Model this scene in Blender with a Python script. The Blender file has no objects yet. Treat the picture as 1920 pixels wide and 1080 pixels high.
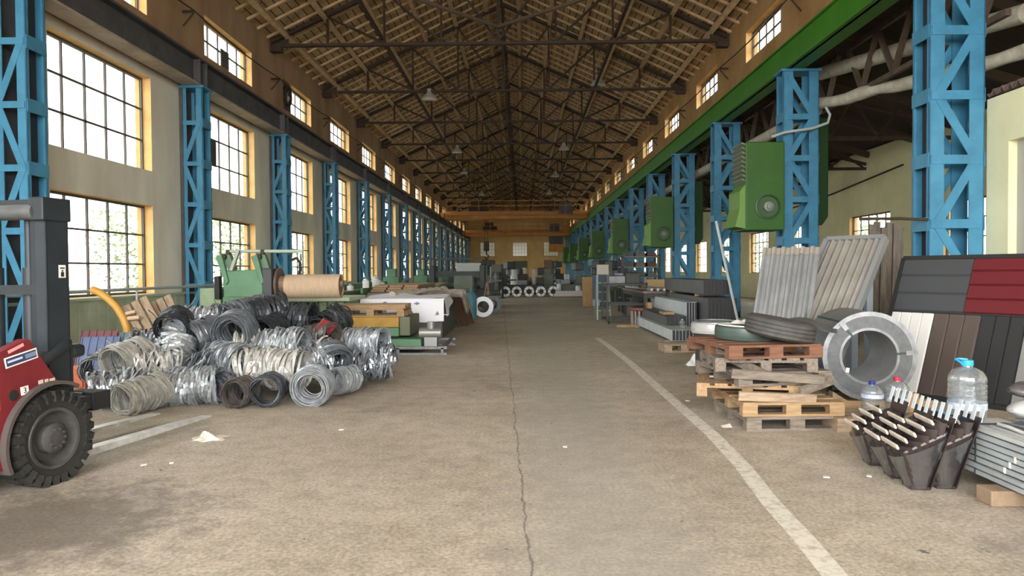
import bpy, bmesh, math, random
from mathutils import Vector, Matrix, Euler

# ------------------------------------------------------------------ camera, world, light, exposure
SC = bpy.context.scene
COL = SC.collection
F = 1387.0                      # focal length in pixels of the 1920x1080 frame
H = 1.5                         # eye height
PITCH, YAW, ROLL = 32.0 / F, 20.0 / F, -0.007
camd = bpy.data.cameras.new('camera')
cam = bpy.data.objects.new('camera', camd)
COL.objects.link(cam)
SC.camera = cam
camd.sensor_width = 36.0
camd.lens = F / 1920 * 36.0
camd.clip_start, camd.clip_end = 0.1, 400
R = Matrix.Rotation(YAW, 3, 'Z') @ Matrix.Rotation(math.pi / 2 - PITCH, 3, 'X') @ Matrix.Rotation(ROLL, 3, 'Z')
cam.matrix_world = Matrix.Translation((0, 0, H)) @ R.to_4x4()

SC.view_settings.view_transform = 'Standard'
SC.view_settings.look = 'None'
SC.view_settings.gamma = 1.0
SC.view_settings.use_curve_mapping = False
SC.view_settings.exposure = 0.95
SC.cycles.use_denoising = True
SC.cycles.max_bounces = 10
SC.cycles.diffuse_bounces = 6
SC.cycles.glossy_bounces = 3
SC.cycles.transmission_bounces = 6
SC.cycles.transparent_max_bounces = 16
SC.cycles.caustics_reflective = False
SC.cycles.caustics_refractive = False
SC.cycles.sample_clamp_indirect = 12.0

SKY_STRENGTH = 9.0
world = bpy.data.worlds.new('overcast_sky')
SC.world = world
world.use_nodes = True
wn, wl = world.node_tree.nodes, world.node_tree.links
bg = wn['Background']
tc = wn.new('ShaderNodeTexCoord')
sx = wn.new('ShaderNodeSeparateXYZ')
rmp = wn.new('ShaderNodeValToRGB')
rmp.color_ramp.elements[0].position = 0.0
rmp.color_ramp.elements[0].color = (0.97, 0.955, 0.925, 1)
rmp.color_ramp.elements[1].position = 0.8
rmp.color_ramp.elements[1].color = (0.99, 0.985, 0.97, 1)
wl.new(tc.outputs['Generated'], sx.inputs[0])
wl.new(sx.outputs['Z'], rmp.inputs[0])
wl.new(rmp.outputs[0], bg.inputs['Color'])
bg.inputs['Strength'].default_value = SKY_STRENGTH


def portal(name, loc, rot, w, h):
    d = bpy.data.lights.new(name, 'AREA')
    d.shape = 'RECTANGLE'
    d.size, d.size_y = w, h
    d.cycles.is_portal = True
    o = bpy.data.objects.new(name, d)
    COL.objects.link(o)
    o.location = loc
    o.rotation_euler = rot


# portals guide the sky light through the window rows and through the open gate behind the camera
Y0, YE = -7.0, 106.0            # hall ends
XL, XR, XS = -7.8, 6.4, 12.0    # faces of left wall, right upper wall, side-aisle wall
for nm, z0, z1 in (('sky_portal_low', 1.0, 2.95), ('sky_portal_mid', 3.6, 5.65), ('sky_portal_high', 6.85, 7.9)):
    portal(nm, (XL - 0.36, 50, (z0 + z1) / 2), (0, -math.pi / 2, 0), z1 - z0, 104)
portal('sky_portal_clerestory', (XR + 0.4, 50, 7.75), (0, math.pi / 2, 0), 0.95, 104)
portal('sky_portal_aisle', (XS + 0.4, 50, 2.4), (0, math.pi / 2, 0), 2.2, 104)
portal('sky_portal_gate', (-0.7, Y0 - 0.35, 4.2), (-math.pi / 2, 0, 0), 13.4, 8.4)


# ------------------------------------------------------------------ pixel helpers (measuring only)
def ray(px, py):
    return R @ Vector(((px - 960) / F, -(py - 540) / F, -1.0))


def P(px, py, Y):
    d = ray(px, py)
    return Vector((0, 0, H)) + d * (Y / d.y)


def G(px, py, z=0.0):
    d = ray(px, py)
    return Vector((0, 0, H)) + d * ((z - H) / d.z)


# ------------------------------------------------------------------ materials
MATS = {}


def mat(name, col, rough=0.6, metal=0.0, col2=None, scale=4.0, amount=1.0, detail=6.0, bump=0.0, spec=0.5, stretch=(1, 1, 1), lo=0.35, hi=0.65, trans=0.0):
    if name in MATS:
        return MATS[name]
    m = bpy.data.materials.new(name)
    m.use_nodes = True
    n, l = m.node_tree.nodes, m.node_tree.links
    b = n['Principled BSDF']
    b.inputs['Base Color'].default_value = (*col, 1)
    b.inputs['Roughness'].default_value = rough
    b.inputs['Metallic'].default_value = metal
    b.inputs['Specular IOR Level'].default_value = spec
    if col2 is not None or bump:
        t = n.new('ShaderNodeTexCoord')
        mp = n.new('ShaderNodeMapping')
        mp.inputs['Scale'].default_value = stretch
        nz = n.new('ShaderNodeTexNoise')
        nz.inputs['Scale'].default_value = scale
        nz.inputs['Detail'].default_value = detail
        nz.inputs['Roughness'].default_value = 0.65
        l.new(t.outputs['Object'], mp.inputs[0])
        l.new(mp.outputs[0], nz.inputs['Vector'])
        if col2 is not None:
            cr = n.new('ShaderNodeValToRGB')
            cr.color_ramp.elements[0].position = lo
            cr.color_ramp.elements[0].color = (*col2, 1)
            cr.color_ramp.elements[1].position = hi
            cr.color_ramp.elements[1].color = (*col, 1)
            l.new(nz.outputs['Fac'], cr.inputs[0])
            l.new(cr.outputs[0], b.inputs['Base Color'])
        if bump:
            bp = n.new('ShaderNodeBump')
            bp.inputs['Strength'].default_value = bump
            bp.inputs['Distance'].default_value = 0.02
            l.new(nz.outputs['Fac'], bp.inputs['Height'])
            l.new(bp.outputs[0], b.inputs['Normal'])
    MATS[name] = m
    return m


def clear_mat(name, tint, gloss=0.06, rough=0.02, haze=0.0):
    """thin clear sheet: mostly transparent with a little mirror reflection and haze"""
    m = bpy.data.materials.new(name)
    m.use_nodes = True
    n, l = m.node_tree.nodes, m.node_tree.links
    n.remove(n['Principled BSDF'])
    out = n['Material Output']
    tr = n.new('ShaderNodeBsdfTransparent'); tr.inputs[0].default_value = (*tint, 1)
    gl = n.new('ShaderNodeBsdfGlossy'); gl.inputs['Roughness'].default_value = rough
    df = n.new('ShaderNodeBsdfDiffuse'); df.inputs[0].default_value = (0.8, 0.85, 0.88, 1)
    lw = n.new('ShaderNodeLayerWeight'); lw.inputs['Blend'].default_value = 0.35
    ma = n.new('ShaderNodeMath'); ma.operation = 'MULTIPLY_ADD'
    ma.inputs[1].default_value = gloss * 4; ma.inputs[2].default_value = gloss
    l.new(lw.outputs['Facing'], ma.inputs[0])
    m1 = n.new('ShaderNodeMixShader'); m2 = n.new('ShaderNodeMixShader')
    l.new(ma.outputs[0], m1.inputs[0]); l.new(tr.outputs[0], m1.inputs[1]); l.new(gl.outputs[0], m1.inputs[2])
    m2.inputs[0].default_value = haze
    l.new(m1.outputs[0], m2.inputs[1]); l.new(df.outputs[0], m2.inputs[2])
    l.new(m2.outputs[0], out.inputs[0])
    MATS[name] = m
    return m


# ------------------------------------------------------------------ mesh builder
class MB:
    def __init__(s, M=None):
        s.v, s.f, s.M = [], [], M

    def add(s, vs, fs):
        o = len(s.v)
        if s.M is not None:
            vs = [s.M @ Vector(q) for q in vs]
        s.v += [tuple(q) for q in vs]
        s.f += [tuple(o + i for i in q) for q in fs]
        return s

    def box(s, c, d, rz=0.0, M=None):
        x, y, z = d[0] / 2, d[1] / 2, d[2] / 2
        vs = [Vector((a * x, b * y, e * z)) for e in (-1, 1) for a, b in ((-1, -1), (1, -1), (1, 1), (-1, 1))]
        m = Matrix.Rotation(rz, 3, 'Z')
        if M is not None:
            m = M
        vs = [Vector(c) + m @ q for q in vs]
        return s.add(vs, [(3, 2, 1, 0), (4, 5, 6, 7), (0, 1, 5, 4), (1, 2, 6, 5), (2, 3, 7, 6), (3, 0, 4, 7)])

    def bx(s, x0, x1, y0, y1, z0, z1):
        return s.box(((x0 + x1) / 2, (y0 + y1) / 2, (z0 + z1) / 2), (x1 - x0, y1 - y0, z1 - z0))

    def bar(s, a, b, w, h, up=(0, 0, 1)):
        a, b = Vector(a), Vector(b)
        t = (b - a)
        L = t.length
        t.normalize()
        up = Vector(up)
        if abs(t.dot(up)) > 0.98:
            up = Vector((1, 0, 0))
        u = t.cross(up).normalized()
        n = u.cross(t)
        M = Matrix((t, u, n)).transposed()
        return s.box((a + b) / 2, (L, w, h), M=M)

    def tube(s, pts, r, n=8, closed=False, rr=None):
        pts = [Vector(q) for q in pts]
        N = len(pts)
        prev = None
        rings = []
        for i, q in enumerate(pts):
            if closed:
                t = pts[(i + 1) % N] - pts[i - 1]
            else:
                t = pts[min(i + 1, N - 1)] - pts[max(i - 1, 0)]
            t.normalize()
            if prev is None:
                up = Vector((0, 0, 1)) if abs(t.z) < 0.9 else Vector((1, 0, 0))
                u = t.cross(up).normalized()
            else:
                u = (prev - t * prev.dot(t)).normalized()
            prev = u
            w = t.cross(u)
            ri = rr[i] if rr else r
            rings.append([q + (u * math.cos(2 * math.pi * k / n) + w * math.sin(2 * math.pi * k / n)) * ri for k in range(n)])
        vs = [q for rg in rings for q in rg]
        fs = []
        for i in range(N if closed else N - 1):
            j = (i + 1) % N
            for k in range(n):
                k2 = (k + 1) % n
                fs.append((i * n + k, i * n + k2, j * n + k2, j * n + k))
        if not closed:
            fs.append(tuple(range(n))[::-1])
            fs.append(tuple((N - 1) * n + k for k in range(n)))
        return s.add(vs, fs)

    def cyl(s, a, b, r, n=16, r2=None):
        return s.tube([a, b], r, n, rr=[r, r if r2 is None else r2])

    def lathe(s, prof, n=24, M=None, closed=False):
        """prof: (r, h) pairs about local Z"""
        vs, fs = [], []
        for r, h in prof:
            for k in range(n):
                q = Vector((r * math.cos(2 * math.pi * k / n), r * math.sin(2 * math.pi * k / n), h))
                vs.append(M @ q if M is not None else q)
        m = len(prof)
        for i in range(m if closed else m - 1):
            j = (i + 1) % m
            for k in range(n):
                k2 = (k + 1) % n
                fs.append((i * n + k, i * n + k2, j * n + k2, j * n + k))
        if not closed:
            if prof[0][0] > 1e-4:
                fs.append(tuple(range(n))[::-1])
            if prof[-1][0] > 1e-4:
                fs.append(tuple((m - 1) * n + k for k in range(n)))
        return s.add(vs, fs)

    def prism(s, poly, d, M=None):
        """poly (x, y) extruded from z = 0 to d, placed by M"""
        n = len(poly)
        vs = [Vector((x, y, 0)) for x, y in poly] + [Vector((x, y, d)) for x, y in poly]
        if M is not None:
            vs = [M @ q for q in vs]
        fs = [tuple(range(n))[::-1], tuple(range(n, 2 * n))]
        fs += [(i, (i + 1) % n, n + (i + 1) % n, n + i) for i in range(n)]
        return s.add(vs, fs)

    def sheet(s, fn, nu, nv, th=0.002):
        """a thin solid from a surface fn(u, v) -> point, u and v in 0..1"""
        g = [[Vector(fn(i / nu, j / nv)) for j in range(nv + 1)] for i in range(nu + 1)]
        vs, fs = [], []
        W = nv + 1
        off = (nu + 1) * W
        for i in range(nu + 1):
            for j in range(W):
                vs.append(g[i][j])
        for i in range(nu + 1):
            for j in range(W):
                du = g[min(i + 1, nu)][j] - g[max(i - 1, 0)][j]
                dv = g[i][min(j + 1, nv)] - g[i][max(j - 1, 0)]
                nn = du.cross(dv)
                if nn.length > 0:
                    nn.normalize()
                vs.append(g[i][j] - nn * th)
        for i in range(nu):
            for j in range(nv):
                a, b, c, d = i * W + j, (i + 1) * W + j, (i + 1) * W + j + 1, i * W + j + 1
                fs.append((a, b, c, d))
                fs.append((off + d, off + c, off + b, off + a))
        for i in range(nu):
            for j, fl in ((0, 1), (nv, 0)):
                a, b = i * W + j, (i + 1) * W + j
                q = (a, off + a, off + b, b)
                fs.append(q if fl else q[::-1])
        for j in range(nv):
            for i, fl in ((0, 0), (nu, 1)):
                a, b = i * W + j, i * W + j + 1
                q = (a, off + a, off + b, b)
                fs.append(q if fl else q[::-1])
        return s.add(vs, fs)

    def build(s, name, m, parent=None, smooth=False, bevel=0.0, loc=None, rz=0.0):
        me = bpy.data.meshes.new(name)
        me.from_pydata(s.v, [], s.f)
        me.update()
        bm = bmesh.new()
        bm.from_mesh(me)
        bmesh.ops.recalc_face_normals(bm, faces=bm.faces)
        bm.to_mesh(me)
        bm.free()
        if m is not None:
            me.materials.append(m)
        if smooth:
            for p in me.polygons:
                p.use_smooth = True
            me.set_sharp_from_angle(angle=math.radians(40))
        return link(name, me, parent, bevel, loc, rz)


def link(name, me, parent=None, bevel=0.0, loc=None, rz=0.0):
    o = bpy.data.objects.new(name, me)
    COL.objects.link(o)
    if parent is not None:
        o.parent = parent
    if loc is not None:
        o.location = loc
    if rz:
        o.rotation_euler = (0, 0, rz)
    if bevel:
        b = o.modifiers.new('bevel', 'BEVEL')
        b.width = bevel
        b.segments = 2
        b.limit_method = 'ANGLE'
    return o


def tag(o, label=None, cat=None, group=None, kind=None):
    if label:
        o['label'] = label
    if cat:
        o['category'] = cat
    if group:
        o['group'] = group
    if kind:
        o['kind'] = kind
    return o


def thing(name, label, cat, loc=(0, 0, 0), rz=0.0, group=None, rot=None):
    o = bpy.data.objects.new(name, None)
    o.empty_display_size = 0.2
    COL.objects.link(o)
    o.location = loc
    o.rotation_euler = rot if rot is not None else (0, 0, rz)
    return tag(o, label, cat, group)


def dup(root, loc=None, rz=None, label=None, rot=None, group=None, scale=None):
    def cp(o, par):
        c = o.copy()
        COL.objects.link(c)
        if par is not None:
            c.parent = par
        for ch in list(o.children):
            cp(ch, c)
        return c
    r = cp(root, None)
    if loc is not None:
        r.location = loc
    if rz is not None:
        r.rotation_euler = (0, 0, rz)
    if rot is not None:
        r.rotation_euler = rot
    if label:
        r['label'] = label
    if group:
        r['group'] = group
    if scale is not None:
        r.scale = scale
    return r


ORD = ['first', 'second', 'third', 'fourth', 'fifth', 'sixth', 'seventh', 'eighth', 'ninth', 'tenth', 'eleventh', 'twelfth',
       'thirteenth', 'fourteenth', 'fifteenth', 'sixteenth', 'seventeenth', 'eighteenth', 'nineteenth', 'twentieth']
# ------------------------------------------------------------------ materials of the place
blue = mat('blue_paint', (0.062, 0.26, 0.43), 0.45, 0, (0.045, 0.19, 0.32), 3.0, lo=0.3, hi=0.6)
bluedark = mat('column_opening_shade', (0.03, 0.035, 0.045), 0.8)
steel_dark = mat('dark_rusty_steel', (0.060, 0.036, 0.021), 0.7, 0.1, (0.034, 0.020, 0.012), 5.0)
steel_grey = mat('grey_steel', (0.20, 0.21, 0.22), 0.5, 0.5, (0.12, 0.12, 0.13), 5.0)
crane_green = mat('crane_green_paint', (0.025, 0.115, 0.003), 0.5, 0, (0.019, 0.088, 0.002), 1.2)
rail_dark = mat('dark_crane_rail_paint', (0.09, 0.095, 0.11), 0.6, 0.1, (0.055, 0.05, 0.05), 2.0)
timber_roof = mat('roof_timber', (0.68, 0.50, 0.30), 0.8, 0, (0.50, 0.345, 0.19), 3.0)
frame_steel = mat('window_frame_steel', (0.10, 0.085, 0.075), 0.6, 0.2)
glass = clear_mat('window_glass', (0.60, 0.62, 0.61), 0.03)
dirty_glass = clear_mat('dirty_window_glass', (0.16, 0.15, 0.12), 0.03, 0.1, 0.35)
boarded = mat('green_window_board', (0.13, 0.17, 0.11), 0.7)


def plaster():
    """lower wall grey beige plaster, upper band ochre brown, with stains"""
    m = bpy.data.materials.new('two_tone_plaster')
    m.use_nodes = True
    n, l = m.node_tree.nodes, m.node_tree.links
    b = n['Principled BSDF']
    b.inputs['Roughness'].default_value = 0.9
    t = n.new('ShaderNodeNewGeometry')
    s = n.new('ShaderNodeSeparateXYZ')
    l.new(t.outputs['Position'], s.inputs[0])
    nz = n.new('ShaderNodeTexNoise'); nz.inputs['Scale'].default_value = 0.9; nz.inputs['Detail'].default_value = 8
    mp = n.new('ShaderNodeMapping'); mp.inputs['Scale'].default_value = (1, 1, 0.35)
    l.new(t.outputs['Position'], mp.inputs[0]); l.new(mp.outputs[0], nz.inputs['Vector'])

    def ramp(c0, c1):
        r = n.new('ShaderNodeValToRGB')
        r.color_ramp.elements[0].position = 0.35; r.color_ramp.elements[0].color = (*c0, 1)
        r.color_ramp.elements[1].position = 0.62; r.color_ramp.elements[1].color = (*c1, 1)
        l.new(nz.outputs['Fac'], r.inputs[0])
        return r
    low = ramp((0.58, 0.535, 0.44), (0.77, 0.73, 0.63))
    up = ramp((0.26, 0.15, 0.08), (0.39, 0.25, 0.14))
    ad = n.new('ShaderNodeMath'); ad.operation = 'MULTIPLY_ADD'
    ad.inputs[1].default_value = 0.6; l.new(nz.outputs['Fac'], ad.inputs[0]); l.new(s.outputs['Z'], ad.inputs[2])
    mr = n.new('ShaderNodeMapRange'); mr.inputs['From Min'].default_value = 5.95; mr.inputs['From Max'].default_value = 6.15
    l.new(ad.outputs[0], mr.inputs[0])
    mx = n.new('ShaderNodeMixRGB')
    l.new(mr.outputs[0], mx.inputs[0]); l.new(low.outputs[0], mx.inputs[1]); l.new(up.outputs[0], mx.inputs[2])
    l.new(mx.outputs[0], b.inputs['Base Color'])
    bp = n.new('ShaderNodeBump'); bp.inputs['Strength'].default_value = 0.25
    l.new(nz.outputs['Fac'], bp.inputs['Height']); l.new(bp.outputs[0], b.inputs['Normal'])
    return m


plaster_two = plaster()
plaster_ochre = mat('ochre_plaster', (0.52, 0.32, 0.135), 0.9, 0, (0.38, 0.215, 0.08), 0.8)
plaster_cream = mat('cream_plaster', (0.76, 0.70, 0.42), 0.9, 0, (0.62, 0.57, 0.34), 0.7, lo=0.3, hi=0.6)
reveal_mat = mat('sunlit_ochre_reveal', (0.80, 0.52, 0.22), 0.85, 0, (0.66, 0.38, 0.14), 2.0)  # ochre paint, brightened so the colour carries the sunlit look


def floor_mat():
    m = bpy.data.materials.new('worn_concrete')
    m.use_nodes = True
    n, l = m.node_tree.nodes, m.node_tree.links
    b = n['Principled BSDF']
    t = n.new('ShaderNodeNewGeometry')
    s = n.new('ShaderNodeSeparateXYZ'); l.new(t.outputs['Position'], s.inputs[0])

    def noise(scale, detail=8, rough=0.6, st=None):
        z = n.new('ShaderNodeTexNoise'); z.inputs['Scale'].default_value = scale; z.inputs['Detail'].default_value = detail
        z.inputs['Roughness'].default_value = rough
        if st:
            mp = n.new('ShaderNodeMapping'); mp.inputs['Scale'].default_value = st
            l.new(t.outputs['Position'], mp.inputs[0]); l.new(mp.outputs[0], z.inputs['Vector'])
        else:
            l.new(t.outputs['Position'], z.inputs['Vector'])
        return z

    def ramp(src, p0, c0, p1, c1):
        r = n.new('ShaderNodeValToRGB')
        r.color_ramp.elements[0].position = p0; r.color_ramp.elements[0].color = (*c0, 1)
        r.color_ramp.elements[1].position = p1; r.color_ramp.elements[1].color = (*c1, 1)
        l.new(src, r.inputs[0])
        return r

    def mix(fac, a, c, mode='MIX', f=None):
        x = n.new('ShaderNodeMixRGB'); x.blend_type = mode
        if f is not None:
            x.inputs[0].default_value = f
        else:
            l.new(fac, x.inputs[0])
        l.new(a, x.inputs[1])
        if isinstance(c, tuple):
            x.inputs[2].default_value = (*c, 1)
        else:
            l.new(c, x.inputs[2])
        return x.outputs[0]

    def math_(op, a, c):
        x = n.new('ShaderNodeMath'); x.operation = op
        for i, q in enumerate((a, c)):
            if isinstance(q, (int, float)):
                x.inputs[i].default_value = q
            else:
                l.new(q, x.inputs[i])
        return x.outputs[0]
    big = noise(0.55, 8, 0.62)
    base = ramp(big.outputs['Fac'], 0.3, (0.40, 0.35, 0.28), 0.68, (0.58, 0.52, 0.43)).outputs[0]
    fine = noise(38, 5, 0.7)
    fr = ramp(fine.outputs['Fac'], 0.36, (0.50, 0.48, 0.46), 0.60, (1.12, 1.12, 1.12)).outputs[0]
    base = mix(None, base, fr, 'MULTIPLY', 0.75)
    mid = noise(5, 6, 0.7)
    mrp = ramp(mid.outputs['Fac'], 0.33, (0.66, 0.65, 0.64), 0.58, (1, 1, 1)).outputs[0]
    base = mix(None, base, mrp, 'MULTIPLY', 0.75)
    # cement grey patched band along the middle, worn
    dx = math_('ABSOLUTE', math_('SUBTRACT', s.outputs['X'], 0.45), 0.0)
    band = n.new('ShaderNodeMapRange'); band.inputs['From Min'].default_value = 0.75; band.inputs['From Max'].default_value = 0.25
    l.new(math_('ADD', dx, math_('MULTIPLY', math_('SUBTRACT', mid.outputs['Fac'], 0.5), 1.1)), band.inputs[0])
    base = mix(math_('MULTIPLY', band.outputs[0], 0.45), base, (0.33, 0.325, 0.29))
    # long crack
    wob = noise(2.2, 6, 0.75, (1, 1, 1))
    cx = math_('SUBTRACT', s.outputs['X'], math_('MULTIPLY_ADD', s.outputs['Y'], -0.03))
    x2 = n.new('ShaderNodeMath'); x2.operation = 'MULTIPLY_ADD'
    l.new(s.outputs['Y'], x2.inputs[0]); x2.inputs[1].default_value = 0.031; l.new(s.outputs['X'], x2.inputs[2])
    d = math_('SUBTRACT', x2.outputs[0], 0.145)
    d = math_('ADD', d, math_('MULTIPLY', math_('SUBTRACT', wob.outputs['Fac'], 0.5), 0.13))
    d = math_('ABSOLUTE', d, 0.0)
    wn_ = noise(6, 3, 0.6)
    wid = math_('MULTIPLY', math_('SUBTRACT', wn_.outputs['Fac'], 0.28), 0.045)
    ck = n.new('ShaderNodeMapRange'); l.new(d, ck.inputs[0])
    ck.inputs['From Min'].default_value = 0.0; l.new(wid, ck.inputs['From Max'])
    ck.inputs['To Min'].default_value = 0.85; ck.inputs['To Max'].default_value = 0.0
    base = mix(ck.outputs[0], base, (0.09, 0.085, 0.075))
    # oil stains
    st = noise(0.9, 4, 0.5)
    so = ramp(st.outputs['Fac'], 0.24, (1, 1, 1), 0.36, (0, 0, 0)).outputs[0]
    base = mix(math_('MULTIPLY', so, 0.55), base, (0.14, 0.13, 0.115))
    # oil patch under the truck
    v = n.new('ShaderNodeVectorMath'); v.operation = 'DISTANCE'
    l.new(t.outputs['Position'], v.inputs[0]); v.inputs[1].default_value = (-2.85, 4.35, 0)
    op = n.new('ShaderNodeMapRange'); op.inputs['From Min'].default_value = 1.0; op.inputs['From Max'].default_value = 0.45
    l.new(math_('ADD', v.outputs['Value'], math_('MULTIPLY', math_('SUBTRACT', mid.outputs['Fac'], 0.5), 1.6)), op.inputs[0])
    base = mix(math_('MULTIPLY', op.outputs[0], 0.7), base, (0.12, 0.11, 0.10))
    l.new(base, b.inputs['Base Color'])
    b.inputs['Roughness'].default_value = 0.62
    b.inputs['Specular IOR Level'].default_value = 0.35
    bp = n.new('ShaderNodeBump'); bp.inputs['Strength'].default_value = 0.25; bp.inputs['Distance'].default_value = 0.01
    l.new(fine.outputs['Fac'], bp.inputs['Height']); l.new(bp.outputs[0], b.inputs['Normal'])
    return m


# ------------------------------------------------------------------ floor
fl = MB().bx(XL - 0.3, XS + 0.3, Y0, YE + 0.3, -0.2, 0.0).build('floor', floor_mat())
tag(fl, 'worn grey beige concrete floor of the hall', 'floor', kind='structure')
ground = MB().bx(-60, 60, -40, 150, -0.35, -0.22).build('ground', mat('outdoor_gravel', (0.16, 0.16, 0.14), 0.95))
tag(ground, 'pale yard ground outside the hall', 'ground', kind='structure')

# ------------------------------------------------------------------ walls with openings
BAY = [4.85 + 6.0 * k for k in range(-2, 17)]          # column lines
COLY = [10.85 + 6.0 * k for k in range(16)]


def wall(name, plane, axis, u0, u1, z0, z1, th, holes, m, label, out=-1):
    """wall sheet with rectangular holes and reveals. axis 'y': plane is x = plane, u = y; axis 'x': plane is y = plane, u = x.
    out: sign of the direction in which the wall's thickness goes"""
    us = sorted({u0, u1, *[h[0] for h in holes], *[h[1] for h in holes]})
    zs = sorted({z0, z1, *[h[2] for h in holes], *[h[3] for h in holes]})

    def solid(i, j):
        if i < 0 or j < 0 or i >= len(us) - 1 or j >= len(zs) - 1:
            return False
        uc, zc = (us[i] + us[i + 1]) / 2, (zs[j] + zs[j + 1]) / 2
        return not any(h[0] < uc < h[1] and h[2] < zc < h[3] for h in holes)

    def pt(u, z, k):
        w = plane + (out * th if k else 0)
        return (w, u, z) if axis == 'y' else (u, w, z)
    mb, rv = MB(), MB()
    for i in range(len(us) - 1):
        for j in range(len(zs) - 1):
            if not solid(i, j):
                continue
            a, b, c, d = us[i], us[i + 1], zs[j], zs[j + 1]
            for k in (0, 1):
                mb.add([pt(a, c, k), pt(b, c, k), pt(b, d, k), pt(a, d, k)], [(0, 1, 2, 3)])
            for (di, dj, p, q) in ((-1, 0, (a, c), (a, d)), (1, 0, (b, c), (b, d)), (0, -1, (a, c), (b, c)), (0, 1, (a, d), (b, d))):
                if not solid(i + di, j + dj):
                    inner = 0 <= i + di < len(us) - 1 and 0 <= j + dj < len(zs) - 1
                    (rv if inner else mb).add([pt(*p, 0), pt(*q, 0), pt(*q, 1), pt(*p, 1)], [(0, 1, 2, 3)])
    o = mb.build(name, m)
    tag(o, label, 'wall', kind='structure')
    if rv.f:
        rv.build('window_reveal', reveal_mat, o)
    return o


win_no = [0]


def window_mesh(w, h, nc, nr, bar=0.045, dep=0.05):
    """frame in local u (x) and z, with glazing bars"""
    f = MB()
    for x in (0, w):
        f.box((x + (bar / 2 if x == 0 else -bar / 2), 0, h / 2), (bar, dep, h))
    for z in (0, h):
        f.box((w / 2, 0, z + (bar / 2 if z == 0 else -bar / 2)), (w, dep, bar))
    for i in range(1, nc):
        f.box((w * i / nc, 0, h / 2), (bar * 0.75, dep * 0.8, h))
    for j in range(1, nr):
        f.box((w / 2, 0, h * j / nr), (w, dep * 0.8, bar * 0.75))
    p = MB().box((w / 2, 0, h / 2), (w - bar, 0.004, h - bar))
    return f, p


wcache = {}


def window(key, loc, rz, label, w, h, nc, nr, pane=None):
    win_no[0] += 1
    nm = 'window_%d' % win_no[0]
    t = thing(nm, label, 'window', loc, rz)
    t['kind'] = 'structure'
    if key not in wcache:
        f, p = window_mesh(w, h, nc, nr)
        a = f.build('window_frame', frame_steel, t)
        b = p.build('window_pane', pane or glass, t)
        wcache[key] = (a.data, b.data)
    else:
        a = link('window_frame', wcache[key][0], t)
        b = link('window_pane', wcache[key][1], t)
    return t


holesL, holesR, holesS = [], [], []
for k in range(19 - 1):
    yc = BAY[k] + 3.0
    if yc + 1.8 > YE or yc - 1.8 < Y0:
        continue
    bay = k - 2
    side = 'bay %s from the camera' % ORD[min(max(bay, 0), 19)]
    vis = bay >= 1
    pos = (ORD[bay - 1] + ' bay in view') if vis else 'bay beside the camera'
    holesL += [(yc - 1.7, yc + 1.7, 1.08, 2.92), (yc - 1.7, yc + 1.7, 3.65, 5.6), (yc - 1.6, yc + 1.6, 6.88, 7.86)]
    window('low', (XL - 0.2, yc - 1.7, 1.08), math.pi / 2, 'lower row steel window of the left wall, ' + pos, 3.4, 1.84, 5, 3)
    window('mid', (XL - 0.2, yc - 1.7, 3.65), math.pi / 2, 'upper row steel window of the left wall below the crane rail, ' + pos, 3.4, 1.95, 5, 3)
    window('top', (XL - 0.2, yc - 1.6, 6.88), math.pi / 2, 'clerestory window of the left wall above the crane rail, ' + pos, 3.2, 0.98, 5, 2)
    if bay >= 1:
        holesR.append((yc - 1.45, yc + 1.45, 7.36, 8.22))
        window('rtop', (XR + 0.2, yc - 1.45, 7.36), math.pi / 2, 'clerestory window of the right wall above the green beam, ' + pos, 2.9, 0.86, 5, 2)
    if bay >= 2:
        holesS.append((yc - 1.5, yc + 1.5, 1.3, 3.38))
        window('aisle', (XS + 0.15, yc - 1.5, 1.3), math.pi / 2, 'side aisle window in the cream wall, ' + pos, 3.0, 2.08, 5, 4)
EAVE = 8.75
wall('wall_left', XL, 'y', Y0, YE, 0, EAVE, 0.34, holesL, plaster_two, 'long left wall with three rows of windows')
wr = wall('wall_right', XR, 'y', Y0, YE, 6.35, EAVE, 0.34, holesR, plaster_ochre, 'ochre upper wall on the right above the green crane beam', 1)
wall('wall_aisle', XS, 'y', Y0, YE, 0, 5.6, 0.3, holesS, plaster_cream, 'cream rear wall of the side aisle with windows', 1)
# far end wall
he = []
for xc, a in ((-5.0, 0), (-0.35, 0), (4.1, 0)):
    for z0, z1, nm in ((3.6, 5.6, 'upper'), (0.9, 2.9, 'lower')):
        he.append((xc - 1.05, xc + 1.05, z0, z1))
        window('end' + nm, (xc - 1.05, YE + 0.2, z0), 0, nm + ' window in the far end wall, ' + {-5.0: 'left', -0.35: 'middle', 4.1: 'right'}[xc] + ' one of three', 2.1, 2.0, 5, 4, dirty_glass if nm == 'upper' else boarded)
wall('wall_end', YE, 'x', XL - 0.34, XS + 0.3, 0, 12.4, 0.34, he, mat('lit_end_wall_ochre', (0.80, 0.55, 0.24), 0.9, 0, (0.66, 0.42, 0.16), 0.6), 'ochre end wall at the far end of the hall', 1)  # ochre lightened to stand in for side window light on this wall
# near end wall behind the camera, with its wide open gate
wall('wall_near', Y0, 'x', XL - 0.34, XS + 0.3, 0, 12.4, 0.34, [(-7.4, 6.0, 0.0, 8.4)], plaster_ochre, 'end wall behind the camera with a wide open gate', -1)

# ------------------------------------------------------------------ roof
RX, RZ = (XL + XR) / 2, 12.15


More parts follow.
